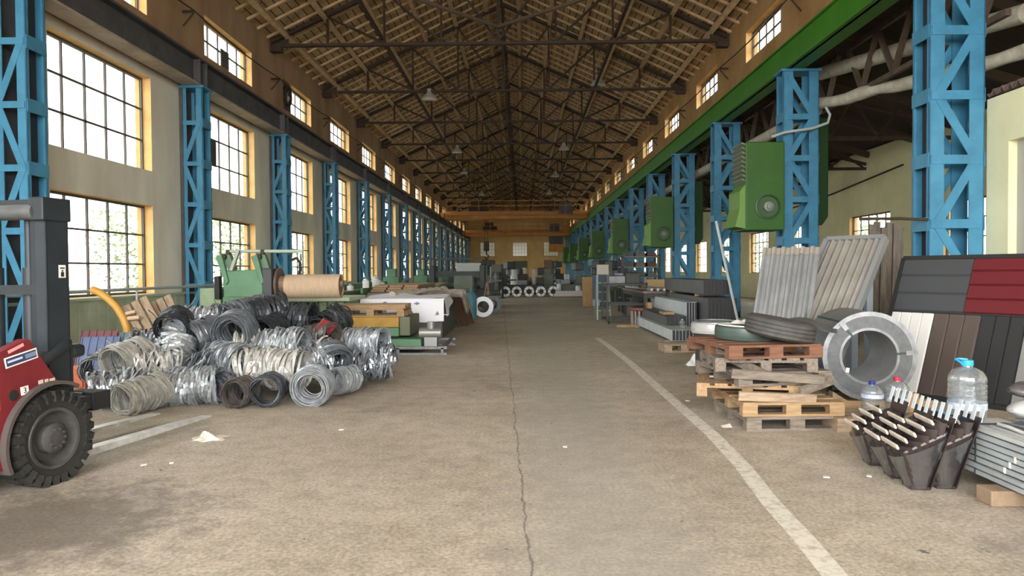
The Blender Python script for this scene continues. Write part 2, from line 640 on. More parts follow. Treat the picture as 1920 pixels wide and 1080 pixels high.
def roof_mat():
    m = bpy.data.materials.new('roof_boards')
    m.use_nodes = True
    n, l = m.node_tree.nodes, m.node_tree.links
    b = n['Principled BSDF']
    b.inputs['Roughness'].default_value = 0.85
    t = n.new('ShaderNodeNewGeometry')
    mp = n.new('ShaderNodeMapping'); mp.inputs['Rotation'].default_value = (0, 0, math.pi / 2)
    l.new(t.outputs['Position'], mp.inputs[0])
    br = n.new('ShaderNodeTexBrick')
    br.inputs['Scale'].default_value = 1.0
    br.inputs['Brick Width'].default_value = 2.3
    br.inputs['Row Height'].default_value = 0.225
    br.inputs['Mortar Size'].default_value = 0.014
    br.inputs['Mortar Smooth'].default_value = 0.1
    br.inputs['Color1'].default_value = (0.60, 0.42, 0.24, 1)
    br.inputs['Color2'].default_value = (0.47, 0.315, 0.165, 1)
    br.inputs['Mortar'].default_value = (0.012, 0.007, 0.003, 1)
    l.new(mp.outputs[0], br.inputs['Vector'])
    nz = n.new('ShaderNodeTexNoise'); nz.inputs['Scale'].default_value = 2.2
    l.new(t.outputs['Position'], nz.inputs['Vector'])
    cr = n.new('ShaderNodeValToRGB')
    cr.color_ramp.elements[0].position = 0.35; cr.color_ramp.elements[0].color = (0.6, 0.55, 0.5, 1)
    cr.color_ramp.elements[1].position = 0.6; cr.color_ramp.elements[1].color = (1, 1, 1, 1)
    l.new(nz.outputs['Fac'], cr.inputs[0])
    mx = n.new('ShaderNodeMixRGB'); mx.blend_type = 'MULTIPLY'; mx.inputs[0].default_value = 0.8
    l.new(br.outputs['Color'], mx.inputs[1]); l.new(cr.outputs[0], mx.inputs[2])
    l.new(mx.outputs[0], b.inputs['Base Color'])
    return m


rb = MB()
for xe in (XL - 0.5, XR + 0.5):
    s_ = (RZ - EAVE) / (RX - XL)
    ze = RZ - abs(xe - RX) * s_
    rb.add([(xe, Y0 - 0.5, ze), (RX, Y0 - 0.5, RZ), (RX, YE + 0.5, RZ), (xe, YE + 0.5, ze),
            (xe, Y0 - 0.5, ze + 0.12), (RX, Y0 - 0.5, RZ + 0.12), (RX, YE + 0.5, RZ + 0.12), (xe, YE + 0.5, ze + 0.12)],
           [(0, 1, 2, 3), (7, 6, 5, 4), (0, 4, 5, 1), (3, 2, 6, 7), (0, 3, 7, 4)])
roof = rb.build('ceiling', roof_mat())
tag(roof, 'pitched timber roof lining over the hall', 'ceiling', kind='structure')
raf = MB()
slope = Vector((RX - XL, 0, RZ - EAVE)).normalized()
y = 11.3
while y < YE:
    for sg in (-1, 1):
        xe = XL if sg < 0 else XR
        raf.bar((xe, y, EAVE - 0.035), (RX, y, RZ - 0.035), 0.085, 0.07)
    y += 0.82
raf.build('roof_batten', timber_roof, roof)
pur_me = None
for sg in (-1, 1):
    for k in range(6):
        a = (k + 0.45) / 6.0
        xe = XL if sg < 0 else XR
        x, z = xe + (RX - xe) * a, EAVE + (RZ - EAVE) * a - 0.16
        if pur_me is None:
            p = MB().bx(-0.07, 0.07, 4, YE - 0.02, -0.09, 0.09).build('purlin', timber_roof, roof)
            pur_me = p.data
        else:
            p = link('purlin', pur_me, roof)
        p.location = (x, 0, z)
        p.rotation_euler = (0, sg * math.atan2(RZ - EAVE, RX - XL), 0)

# side aisle lean-to roof
sr = MB()
sr.add([(XR + 0.34, Y0, 7.1), (XS + 0.4, Y0, 5.55), (XS + 0.4, YE, 5.55), (XR + 0.34, YE, 7.1),
        (XR + 0.34, Y0, 7.2), (XS + 0.4, Y0, 5.65), (XS + 0.4, YE, 5.65), (XR + 0.34, YE, 7.2)],
       [(0, 1, 2, 3), (7, 6, 5, 4), (0, 4, 5, 1), (3, 2, 6, 7), (0, 3, 7, 4), (1, 5, 6, 2)])
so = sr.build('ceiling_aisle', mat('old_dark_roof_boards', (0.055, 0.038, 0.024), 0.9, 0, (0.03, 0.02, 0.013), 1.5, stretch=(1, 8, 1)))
tag(so, 'dark low roof over the side aisle on the right', 'ceiling', kind='structure')
for k in range(14):
    y = 13.85 + 3 * k
    MB().bar((XR + 0.4, y, 6.92), (XS, y, 5.42), 0.12, 0.2).build('aisle_rafter', mat('old_rafter', (0.07, 0.048, 0.032), 0.9), so)

# green panelling under the first left windows
wp = MB()
for k in range(34):
    y = 9.5 + 0.3 * k
    wp.bx(XL + 0.0, XL + 0.05, y + 0.012, y + 0.288, 0.0, 1.02)
wp.bx(XL, XL + 0.03, 9.5, 19.7, 0, 1.0)
wp.bx(XL, XL + 0.10, 9.5, 19.7, 1.02, 1.07)
tag(wp.build('wall_panelling', mat('pale_green_panel_paint', (0.50, 0.54, 0.40), 0.6, 0, (0.38, 0.43, 0.31), 2.0)), 'pale green boarded panelling under the left windows', 'panelling', kind='structure')

# painted aisle line on the floor
lp = [(1120, 634), (1140, 648), (1182, 681), (1255, 745), (1336, 815), (1395, 877), (1447, 945), (1510, 1013), (1565, 1080), (1600, 1122)]
pts = [G(x, y, 0.0) for x, y in lp]
v, f = [], []
for i, q in enumerate(pts):
    t = (pts[min(i + 1, len(pts) - 1)] - pts[max(i - 1, 0)]).normalized()
    u = Vector((t.y, -t.x, 0)) * 0.065
    v += [q - u + Vector((0, 0, 0.001)), q + u + Vector((0, 0, 0.001)), q + u + Vector((0, 0, 0.003)), q - u + Vector((0, 0, 0.003))]
for i in range(len(pts) - 1):
    a, b = 4 * i, 4 * i + 4
    f += [(a + j, a + (j + 1) % 4, b + (j + 1) % 4, b + j) for j in range(4)]
tag(MB().add(v, f).build('floor_marking', mat('worn_white_line_paint', (0.66, 0.63, 0.55), 0.7, 0, (0.44, 0.40, 0.33), 14.0, lo=0.36, hi=0.52)),
    'worn white painted line along the aisle floor', 'floor marking', kind='structure')
# ------------------------------------------------------------------ lattice columns
def column_meshes(h, sgn, W=0.80, fx=0.22):
    """local: x across the hall (0 = aisle side, runs to sgn*0.8), y = 0..0.46 along the hall"""
    D, fy = 0.46, 0.065
    legs = []
    for a in (0, 1):
        for b in (0, 1):
            m = MB()
            x0 = 0 if a == 0 else W - fx
            y0 = 0 if b == 0 else D - fy
            # an angle: broad flange on the camera-facing or far face, short flange along the side
            m.bx(x0, x0 + fx, (0 if b == 0 else D - 0.02), (0.02 if b == 0 else D), 0.02, h)
            m.bx((0 if a == 0 else W - 0.02), (0.02 if a == 0 else W), y0, y0 + fy, 0.02, h)
            legs.append(m)
    bat = MB()
    n = int(h / 0.93)
    for k in range(n + 1):
        z = 0.28 + 0.93 * k
        if z > h - 0.1:
            break
        for x in (-0.012, W - 0.004):
            bat.bx(x, x + 0.016, 0.0, D, z - 0.10, z + 0.10)
    lac = MB()
    for yy in (-0.012, D + 0.004):
        for k in range(n + 1):
            z = 0.28 + 0.93 * k
            if z > h - 0.1:
                break
            lac.bx(0.03, W - 0.03, yy - 0.004, yy + 0.012, z - (0.065 if W > 0.7 else 0.05), z + (0.065 if W > 0.7 else 0.05))
            z2 = z + 0.93
            if z2 < h:
                q = W * 0.175
                a, b = ((q, z + 0.03), (W - q, z2 - 0.03)) if (k % 2 == 0) == (sgn > 0) else ((W - q, z + 0.03), (q, z2 - 0.03))
                lac.bar((a[0], yy + 0.012, a[1]), (b[0], yy + 0.012, b[1]), 0.02, 0.13, up=(0, 1, 0)) if False else \
                    lac.bar((a[0], yy + 0.010, a[1]), (b[0], yy + 0.010, b[1]), 0.012, 0.13 if W > 0.7 else 0.10, up=Vector((-(b[1] - a[1]), 0, b[0] - a[0])))
    cap = MB().bx(-0.05, W + 0.05, -0.04, D + 0.04, h, h + 0.05)
    base = MB().bx(-0.06, W + 0.06, -0.06, D + 0.06, 0, 0.02).bx(0, W, 0, D, 0.02, 0.22)
    core = MB().bx(0.13, 0.145, 0.04, D - 0.04, 0.22, h)  # added dark plate that makes the batten openings look shaded inside
    ms = legs + [bat, lac, cap, base, core]
    if sgn < 0:
        for m in ms:
            m.v = [(-x, y, z) for x, y, z in m.v]
            m.f = [q[::-1] for q in m.f]
    return ms


COLNAMES = ['corner_post'] * 4 + ['batten_plates', 'lattice_bracing', 'cap_plate', 'base_plate', 'shade_plate']
HL, HR = 5.72, 5.95
for side, x0, h, sgn in (('left', -7.28, HL, -1), ('right', 5.9, HR, 1)):
    proto = None
    for k, y in enumerate(COLY):
        lab = 'blue steel lattice column of the %s row, %s from the camera' % (side, ORD[k])
        if k == 0:
            lab += ', behind the forklift mast' if side == 'left' else ', beside the cream plastered room'
        if proto is None:
            proto = thing('lattice_column', lab, 'column', (x0, y, 0), 0, side + ' row of blue lattice columns')
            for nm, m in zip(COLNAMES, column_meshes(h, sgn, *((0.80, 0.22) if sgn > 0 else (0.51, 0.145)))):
                m.build(nm, bluedark if nm == 'shade_plate' else blue, proto)
        else:
            dup(proto, (x0, y, 0), 0, lab)
# dark wall piers behind the left columns
pm = None
for k, y in enumerate(COLY):
    if pm is None:
        o = MB().bx(-7.8, -7.72, -0.02, 0.48, 0, HL + 0.3).build('wall_pier', mat('dark_grey_pier', (0.10, 0.10, 0.105), 0.85, 0, (0.06, 0.06, 0.06), 2.0), None)
        pm = o.data
    else:
        o = link('wall_pier', pm)
    o.location = (0, y, 0)
    tag(o, 'narrow dark wall pier behind the %s blue column of the left row' % ORD[k], 'pier', 'dark wall piers behind the left columns', kind='structure')

# ------------------------------------------------------------------ crane runway beams
t = thing('crane_runway_beam', 'dark crane runway beam along the left wall on the blue columns', 'crane beam', (0, 0, 0))
lb = MB().bx(-7.52, -7.48, Y0 + 1, YE - 0.3, HL + 0.09, HL + 0.66)
lb.build('web', rail_dark, t)
MB().bx(-7.70, -7.30, Y0 + 1, YE - 0.3, HL + 0.05, HL + 0.09).build('lower_flange', mat('lit_flange_tint', (0.42, 0.34, 0.27), 0.6, 0, (0.28, 0.22, 0.18), 2.0), t)  # paler than the web: the lit underside is put into the colour
MB().bx(-7.67, -7.33, Y0 + 1, YE - 0.3, HL + 0.66, HL + 0.70).build('upper_flange', rail_dark, t)
MB().bx(-7.53, -7.47, Y0 + 1, YE - 0.3, HL + 0.70, HL + 0.80).build('rail', steel_dark, t)
st = MB()
for y in COLY:
    for dy in (0.05, 0.41):
        st.bx(-7.68, -7.32, y + dy - 0.012, y + dy + 0.012, HL + 0.09, HL + 0.66)
st.build('stiffeners', rail_dark, t)
for k, y in enumerate(COLY[:8]):
    b = MB().bar((XL + 0.01, y + 0.7, HL - 0.25), (-7.6, y + 0.55, HL + 0.08), 0.06, 0.06).bar((XL + 0.01, y + 0.7, HL + 0.3), (-7.57, y + 0.6, HL + 0.3), 0.05, 0.05)
    b.build('bracket', steel_dark, t)

beam_green = mat('beam_green_lightened', (0.048, 0.23, 0.010), 0.5, 0, (0.038, 0.18, 0.008), 1.2)  # crane green lightened for the beam, making up for weak light on it
t = thing('crane_runway_beam', 'bright green crane runway beam along the right side on the blue columns', 'crane beam', (0, 0, 0))
MB().bx(6.00, 6.06, Y0 + 1, YE - 0.3, HR + 0.05, HR + 0.62).build('web', beam_green, t)
MB().bx(5.92, 6.36, Y0 + 1, YE - 0.3, HR + 0.05, HR + 0.09).build('lower_flange', beam_green, t)
MB().bx(5.95, 6.35, Y0 + 1, YE - 0.3, HR + 0.62, HR + 0.66).build('upper_flange', beam_green, t)

# ------------------------------------------------------------------ roof trusses
def truss_members():
    zc = 8.55
    xl, xr = XL + 0.02, XR - 0.02
    zr = RZ - 0.28
    out = []

    def m(nm, a, b, w, h):
        mb = MB()
        for dy in (-0.055, 0.055):
            mb.bar((a[0], dy, a[1]), (b[0], dy, b[1]), w, h)
        out.append((nm, mb))

    def top(x):
        e = xl if x < RX else xr
        return zc + 0.12 + (zr - zc - 0.12) * (1 - abs(x - RX) / abs(e - RX))
    m('bottom_chord', (xl, zc), (xr, zc), 0.04, 0.085)
    m('top_chord', (xl, zc + 0.12), (RX, zr), 0.04, 0.11)
    m('top_chord', (xr, zc + 0.12), (RX, zr), 0.04, 0.11)
    m('king_post', (RX, zc), (RX, zr), 0.04, 0.10)
    n = 4
    for e in (xl, xr):
        xs = [e + (RX - e) * i / n for i in range(n + 1)]
        for i in range(1, n):
            m('post', (xs[i], zc), (xs[i], top(xs[i])), 0.025, 0.06)
        for i in range(1, n):
            m('diagonal', (xs[i], top(xs[i]) - 0.05), (xs[i + 1], zc + 0.05) if i < n - 0 else (xs[i], zc), 0.025, 0.055)
    for e, s in ((xl, 1), (xr, -1)):
        g = MB()
        g.prism([(0, 0), (0.55 * s, 0), (0.55 * s, 0.27), (0, 0.1)], 0.02, Matrix.Translation((e, 0.01, zc - 0.06)) @ Matrix.Rotation(math.pi / 2, 4, 'X'))
        g.bx(min(e, e + 0.35 * s), max(e, e + 0.35 * s), -0.12, 0.12, zc - 0.20, zc - 0.06)
        out.append(('gusset_bearing', g))
    return out


proto = None
for k in range(1, 16):
    y = 10.85 + 6.0 * k + 0.23
    lab = 'dark steel roof truss spanning the hall, %s from the camera in view' % ORD[k - 2] if k > 1 else 'dark steel roof truss nearest overhead, its chord just above the picture'
    if proto is None:
        proto = thing('roof_truss', lab, 'roof truss', (0, y, 0), 0, 'dark steel roof trusses')
        for nm, m in truss_members():
            m.build(nm, steel_dark, proto)
    else:
        dup(proto, (0, y, 0), 0, lab)
# longitudinal ties and wind bracing under the roof
for nm, a, b, lab in (('ridge_tie', (RX, 11, RZ - 0.95), (RX, YE - 0.3, RZ - 0.95), 'long steel tie running under the ridge through the trusses'),
                      ('tie_rod', (-4.3, 11, 8.72), (-4.3, YE - 0.3, 8.72), 'long steel tie over the truss chords, left half'),
                      ('tie_rod', (2.9, 11, 8.72), (2.9, YE - 0.3, 8.72), 'long steel tie over the truss chords, right half')):
    tag(MB().bar(a, b, 0.09, 0.09).build(nm, steel_dark), lab, 'tie')
for a, b, lab in (((-5.4, 16.9, 8.75), (RX, 22.9, 9.0), 'pale slanting brace bar below the roof, left of the ridge'),
                  ((5.0, 16.9, 8.75), (RX, 22.9, 9.0), 'pale slanting brace bar below the roof, right of the ridge'),
                  ((-4.5, 52.9, 8.72), (2.6, 58.9, 8.72), 'far slanting brace bar below the roof')):
    tag(MB().bar(a, b, 0.10, 0.08).build('wind_brace', mat('brown_bar', (0.16, 0.115, 0.08), 0.7, 0.1)), lab, 'brace')

# ------------------------------------------------------------------ pendant lamps
lamp_alu = mat('lamp_aluminium', (0.75, 0.74, 0.70), 0.35, 0.6)
proto = None
for k, (px, py, Y, lab) in enumerate(((805, 186, 29.08, 'bell shaped pendant lamp under the second truss in view, left half'),
                                      (1122, 160, 29.08, 'bell shaped pendant lamp under the second truss in view, right half'),
                                      (857, 286, 41.08, 'bell shaped pendant lamp left of the ridge, second pair back'),
                                      (1057, 281, 41.08, 'bell shaped pendant lamp right of the ridge, second pair back'),
                                      (870, 325, 53.08, 'bell shaped pendant lamp left of the ridge, third pair back'),
                                      (1041, 331, 53.08, 'bell shaped pendant lamp right of the ridge, third pair back'),
                                      (903, 366, 65.08, 'bell shaped pendant lamp left of the ridge, farthest pair'),
                                      (1030, 364, 65.08, 'bell shaped pendant lamp right of the ridge, farthest pair'))):
    q = P(px, py, Y)
    if proto is None:
        proto = thing('pendant_lamp', lab, 'lamp', q, 0, 'bell pendant lamps under the roof')
        sh = MB().lathe([(0.30, 0), (0.29, 0.03), (0.22, 0.14), (0.11, 0.24), (0.09, 0.40), (0.0, 0.42)], 20).build('lamp_shade', lamp_alu, proto, smooth=True)
        MB().lathe([(0.0, -0.03), (0.2, -0.02), (0.285, 0.01), (0.28, 0.02), (0.0, 0.02)], 20).build('lens', mat('milky_lamp_lens', (0.85, 0.85, 0.82), 0.2), sh, smooth=True)
        MB().cyl((0, 0, 0.40), (0, 0, 0.70), 0.02, 8).build('hanger_rod', steel_dark, proto)
    else:
        dup(proto, q, 0, lab)

# ------------------------------------------------------------------ bare wires with brackets in front of the clerestory windows
for side, x, xw, z in (('left', XL + 0.27, XL + 0.01, 7.55), ('right', XR - 0.27, XR - 0.01, 7.72)):
    t = thing('trolley_wire', 'thin dark trolley wire on brackets along the %s wall' % side, 'wire', (0, 0, 0))
    pts = []
    for k in range(16):
        y = 10.85 + 6 * k + 0.23
        pts += [(x, y, z)] + [(x, y + 6 * a, z - 0.10 * math.sin(math.pi * a)) for a in (0.25, 0.5, 0.75)]
    MB().tube(pts[:-3], 0.018, 6).build('wire', steel_dark, t)
    for k in range(9):
        y = 10.85 + 6 * k + 0.23
        MB().bar((xw, y, z - 0.02), (x, y, z - 0.02), 0.05, 0.05).bar((xw, y, z - 0.35), (x, y, z - 0.05), 0.03, 0.03).build('bracket', steel_dark, t)

# ------------------------------------------------------------------ bridge cranes
crane_yellow = mat('crane_yellow_paint', (0.55, 0.23, 0.02), 0.5, 0, (0.36, 0.14, 0.012), 1.5)


def crane(Y, lab, z0, z1):
    t = thing('bridge_crane', lab, 'crane', (0, Y, 0))
    for dy, nm in ((0, 'girder'), (2.2, 'girder')):
        MB().bx(-7.1, 6.1, dy, dy + 0.4, z0, z1).build(nm, crane_yellow, t)
    for x in (-7.28, 6.15):
        MB().bx(x - 0.15, x + 0.15, -0.6, 3.2, z0 + 0.1, z0 + 0.55).build('end_carriage', crane_yellow, t)
    rl = MB()
    for dy in (-0.5,):
        for z in (z1 + 0.45, z1 + 0.9):
            rl.bar((-6.9, dy, z), (5.9, dy, z), 0.06, 0.06)
        for k in range(14):
            x = -6.9 + 12.8 * k / 13
            rl.bar((x, dy, z0 + 0.3), (x, dy, z1 + 0.9), 0.05, 0.05)
    rl.build('railing', crane_yellow, t)
    MB().bx(-6.9, 5.9, -0.55, 0.0, z0 + 0.3, z0 + 0.36).build('walkway', crane_yellow, t)
    tr = MB().bx(-4.9, -3.2, -0.2, 2.6, z1 + 0.02, z1 + 0.5).bx(-4.7, -3.6, 0.1, 0.7, z1 + 0.5, z1 + 0.95)
    tr.build('trolley', steel_dark, t)
    MB().bx(3.4, 4.6, -0.5, 0.0, z0 + 0.4, z1 + 0.7).build('electric_cabinet', rail_dark, t)
    return t


cr = crane(68.0, 'orange yellow bridge crane across the hall, nearer of two', 6.3, 7.0)
crane(92.0, 'orange yellow bridge crane across the hall below the nearer one, farther of two', 5.95, 6.6)
q = P(912, 466, 68.9)
t = thing('crane_hook', 'dark hook block hanging before the far left end window', 'hook', q)
MB().box((0, 0, 0.2), (0.5, 0.3, 0.9)).build('hook_block', steel_dark, t, bevel=0.05)
MB().tube([(0, 0, -0.25), (0, 0, -0.5), (0.2, 0, -0.7), (0.05, 0, -0.95), (-0.2, 0, -0.85)], 0.07, 8).build('hook', steel_dark, t, smooth=True)
MB().cyl((-0.1, 0, 0.6), (-0.1, 0, 7.06 - q.z), 0.03, 6).cyl((0.1, 0, 0.6), (0.1, 0, 7.06 - q.z), 0.03, 6).build('cable', steel_dark, t)
q = P(1042, 440, 93.5)
t = thing('operator_cab', 'small dark operator cab hanging under the far crane at right', 'crane cab', (q.x, 93.0, 3.9))
MB().bx(-0.9, 0.9, -0.9, 0.9, 0, 0.9).build('cab_base', crane_yellow, t)
MB().bx(-0.85, 0.85, -0.85, 0.85, 0.9, 1.9).build('cab_glazing', rail_dark, t)
MB().bx(-1.0, 1.0, -1.0, 1.0, 1.9, 2.05).build('cab_roof', crane_yellow, t)

# ------------------------------------------------------------------ green air heaters hung on every second right column
heat_inner = mat('heater_louvre_grey', (0.30, 0.31, 0.25), 0.6)
proto = None
for k in range(7):
    y = COLY[1 + 2 * k]
    lab = 'tall green air heater box hung on the right columns, %s from the camera' % ORD[k]
    if proto is None:
        proto = thing('air_heater', lab, 'heater', (4.92, y - 0.45, 2.42), 0, 'green air heaters on the right columns')
        b = MB().bx(0.0, 0.86, 0.0, 0.9, -0.06, 1.88)
        b.build('casing', crane_green, proto, bevel=0.02)
        lv = MB()
        for i in range(9):
            z = 1.05 + 0.1 * i
            lv.box((-0.03, 0.45, z), (0.09, 0.82, 0.018), M=Matrix.Rotation(0.5, 3, 'Y'))
        lv.build('louvres', heat_inner, proto)
        MB().prism([(0, 0.95), (-0.12, 0.8), (-0.12, 0.42), (-0.22, 0.02), (0.0, -0.02)], 0.86, Matrix.Translation((0, 0.88, 0)) @ Matrix.Rotation(math.pi / 2, 4, 'X')).build('air_outlet', mat('pale_green_paint', (0.13, 0.27, 0.05), 0.5), proto)
        fm = Matrix.Translation((0.48, 0.0, 0.45)) @ Matrix.Rotation(math.pi / 2, 4, 'X')
        fr_ = MB().lathe([(0.27, 0.0), (0.28, 0.05), (0.25, 0.06), (0.23, 0.02), (0.10, 0.015), (0.0, 0.015)], 28, fm).build('fan_ring', mat('dark_green_paint', (0.035, 0.09, 0.03), 0.5), proto, smooth=True)
        MB().lathe([(0.11, 0.015), (0.11, 0.12), (0.06, 0.14), (0.06, 0.17), (0.0, 0.18)], 16, fm).build('fan_motor', mat('motor_grey_green', (0.20, 0.22, 0.18), 0.5), fr_, smooth=True)
        # duct passing behind the column
        d = MB().prism([(0, 0), (0.28, 0.0), (0.42, 0.2), (0.42, 2.5), (0, 2.5)], 0.45, Matrix.Translation((1.83, 1.5, 0.1)) @ Matrix.Rotation(math.pi / 2, 4, 'X'))
        d.build('rear_duct', mat('deep_green_paint', (0.010, 0.05, 0.006), 0.5), proto, bevel=0.03)
        MB().bx(0.8, 1.9, 0.93, 1.0, 1.3, 1.5).build('hanger', blue, proto)
    else:
        dup(proto, (4.92, y - 0.45, 2.42), 0, lab)

# ------------------------------------------------------------------ pipes of the side aisle
lag = mat('pipe_lagging', (0.62, 0.58, 0.48), 0.85, 0, (0.42, 0.38, 0.30), 5.0, bump=0.5)
t = thing('lagged_pipe', 'pale lagged pipe running along behind the right columns', 'pipe', (0, 0, 0))
MB().tube([(6.95, 17.6, 5.25), (6.95, 30, 5.3), (6.95, 60, 5.35), (6.95, 100, 5.4)], 0.14, 12).build('pipe', lag, t, smooth=True)
a = P(1508, 203, 17.75)
e = P(1925, 98, 12.6)
t = thing('lagged_pipe', 'thick pale lagged pipe crossing from the second right column to the near aisle', 'pipe', (0, 0, 0))
pp = [a.lerp(e, i / 12) + Vector((0, 0, 0.03 * math.sin(i * 1.7))) for i in range(13)]
MB().tube(pp, 0.14, 12, rr=[0.13 + 0.015 * math.sin(i * 2.1) for i in range(13)]).build('pipe', lag, t, smooth=True)
MB().lathe([(0.0, 0), (0.15, 0.0), (0.17, 0.05), (0.13, 0.1), (0.0, 0.12)], 16, Matrix.Translation(a) @ Matrix.Rotation(-math.pi / 2, 4, 'Y')).build('pipe_end', mat('old_valve', (0.30, 0.22, 0.15), 0.7), t, smooth=True)
t = thing('lagged_pipe', 'upper pale lagged pipe below the side aisle roof', 'pipe', (0, 0, 0))
a2, e2 = P(1540, 138, 18.0), P(1925, 24, 12.0)
MB().tube([a2.lerp(e2, i / 8) for i in range(9)], 0.16, 12).build('pipe', lag, t, smooth=True)
hp = [P(1548, 205, 16.65) + Vector(v) for v in ((0, 0, 0.05), (0.1, 0, -0.12), (0.05, 0, -0.3), (-0.3, 0, -0.42), (-0.9, 0, -0.5), (-1.2, 0, -0.6))]
tag(MB().tube(hp, 0.03, 8).build('hose', mat('pale_hose', (0.45, 0.5, 0.5), 0.6), smooth=True), 'thin pale hose curling across the second right column', 'hose')

girder_brown = mat('girder_brown', (0.15, 0.105, 0.075), 0.7, 0.1, (0.09, 0.06, 0.045), 4.0)
# lattice girders along the side aisle
proto = None
for k in range(6):
    y = COLY[k] + 0.5
    lab = 'dark lattice girder between the right columns below the aisle roof, %s bay' % ORD[k]
    if proto is None:
        proto = thing('lattice_girder', lab, 'girder', (7.35, y, 0), 0, 'dark lattice girders of the side aisle')
        L = 5.5
        for z, nm in ((5.35, 'lower_chord'), (6.42, 'upper_chord')):
            MB().bar((0, 0, z), (0, L, z), 0.09, 0.10).build(nm, girder_brown, proto)
        for i in range(4):
            ya = L * i / 4
            MB().bar((0, ya, 6.42), (0, ya + L / 8, 5.35), 0.11, 0.06).build('web_member', girder_brown, proto)
            MB().bar((0, ya + L / 8, 5.35), (0, ya + L / 4, 6.42), 0.11, 0.06).build('web_member', girder_brown, proto)
    else:
        dup(proto, (7.35, y, 0), 0, lab)
proto = None
for k in range(5):
    y = 19.85 + 6 * k
    lab = 'dark low truss across the side aisle before its cream wall, %s from the camera' % ORD[k]
    if proto is None:
        proto = thing('aisle_truss', lab, 'roof truss', (0, y, 0), 0, 'dark trusses across the side aisle')
        MB().bar((6.8, 0, 4.95), (XS - 0.1, 0, 4.95), 0.06, 0.1).build('bottom_chord', steel_dark, proto)
        MB().bar((6.8, 0, 6.45), (XS - 0.1, 0, 5.1), 0.06, 0.1).build('top_chord', steel_dark, proto)
        for i in range(4):
            x = 7.0 + 1.2 * i
            MB().bar((x, 0, 5.0), (x + 0.6, 0, 6.35 - 0.32 * i), 0.05, 0.06).build('web_member', steel_dark, proto)
            MB().bar((x + 0.6, 0, 6.35 - 0.32 * i), (x + 1.2, 0, 5.0), 0.05, 0.06).build('web_member', steel_dark, proto)
    else:
        dup(proto, (0, y, 0), 0, lab)

# cream plastered room at the right edge
t = thing('plastered_room', 'small cream plastered room under a corrugated roof at the right edge', 'room', (0, 0, 0))
rm = MB().bx(6.72, 6.95, 10.35, 10.83, 0, 3.92).bx(6.72, 6.95, 3.0, 9.0, 0, 3.92).bx(6.72, 6.95, 9.0, 10.35, 3.25, 3.92).bx(6.95, 11.9, 10.65, 10.83, 0, 3.92)
rm.build('wall_panel', mat('pale_yellow_plaster', (0.86, 0.84, 0.56), 0.9, 0, (0.76, 0.73, 0.48), 1.0), t)
MB().bx(6.84, 6.88, 9.0, 10.35, 0, 3.25).build('door_panel', mat('grey_door_paint', (0.40, 0.41, 0.38), 0.6), t)
cz = MB()
cz.sheet(lambda u, v: (6.72 + 3.2 * u, 3.0 + 7.83 * v, 4.0 + 0.9 * u + 0.045 * math.sin(v * 2 * math.pi * 45)), 2, 360, 0.012)
cz.build('corrugated_roof', mat('brown_corrugated_sheet', (0.20, 0.14, 0.12), 0.7, 0, (0.12, 0.09, 0.08), 3.0), t)

# wiring on the aisle wall
wpts = [P(1545, 345, 27.5) + Vector((0, 0, 0)), P(1580, 338, 27), P(1620, 328, 26), P(1650, 318, 25), P(1700, 310, 24)]
wpts = [Vector((XS - 0.03, q.y if 0 else Y, 3.0)) for q, Y in zip(wpts, (33, 31, 28.5, 26.4, 23.5))]
for q, z in zip(wpts, (4.2, 4.25, 4.4, 4.55, 4.75)):
    q.z = z
tag(MB().tube(wpts, 0.03, 6).build('wall_cable', steel_dark), 'dark cable strung across the cream side aisle wall', 'cable')

# exhaust fan and patched panes in the left windows
q = P(543, 178, 25.0)
t = thing('exhaust_fan', 'dark exhaust fan panel set into the third clerestory window of the left wall', 'fan', (XL - 0.1, 24.55, 7.0))
MB().bx(-0.05, 0.05, -0.35, 0.65, -0.08, 0.84).build('fan_panel', rail_dark, t)
Mx = Matrix.Translation((0.05, 0.15, 0.38)) @ Matrix.Rotation(math.pi / 2, 4, 'Y')
MB().lathe([(0.24, 0.0), (0.34, 0.0), (0.34, 0.1), (0.30, 0.12), (0.24, 0.05)], 24, Mx, closed=True).build('fan_ring', steel_dark, t, smooth=True)
bl = MB(Mx)
for k in range(5):
    a = 2 * math.pi * k / 5
    bl.bar((0.04 * math.cos(a), 0.04 * math.sin(a), 0.04), (0.23 * math.cos(a), 0.23 * math.sin(a), 0.04), 0.11, 0.012, up=(0.3 * math.sin(a), -0.3 * math.cos(a), 1))
bl.build('fan_blades', mat('fan_blade_grey', (0.45, 0.46, 0.48), 0.4, 0.4), t)
for y, z, w, h, lab in ((18.55, 4.25, 0.62, 0.66, 'dark board patching the upper row window behind the second left column'), (24.5, 3.75, 0.6, 0.6, 'dark board patching the upper row window behind the third left column'),
                        (19.6, 6.98, 0.5, 0.46, 'dark board patching the second clerestory window on the left')):
    tag(MB().bx(XL - 0.16, XL - 0.13, y, y + w, z, z + h).build('patch_board', mat('dark_patch_board', (0.10, 0.10, 0.10), 0.8, 0, (0.06, 0.06, 0.06), 5.0)), lab, 'board')
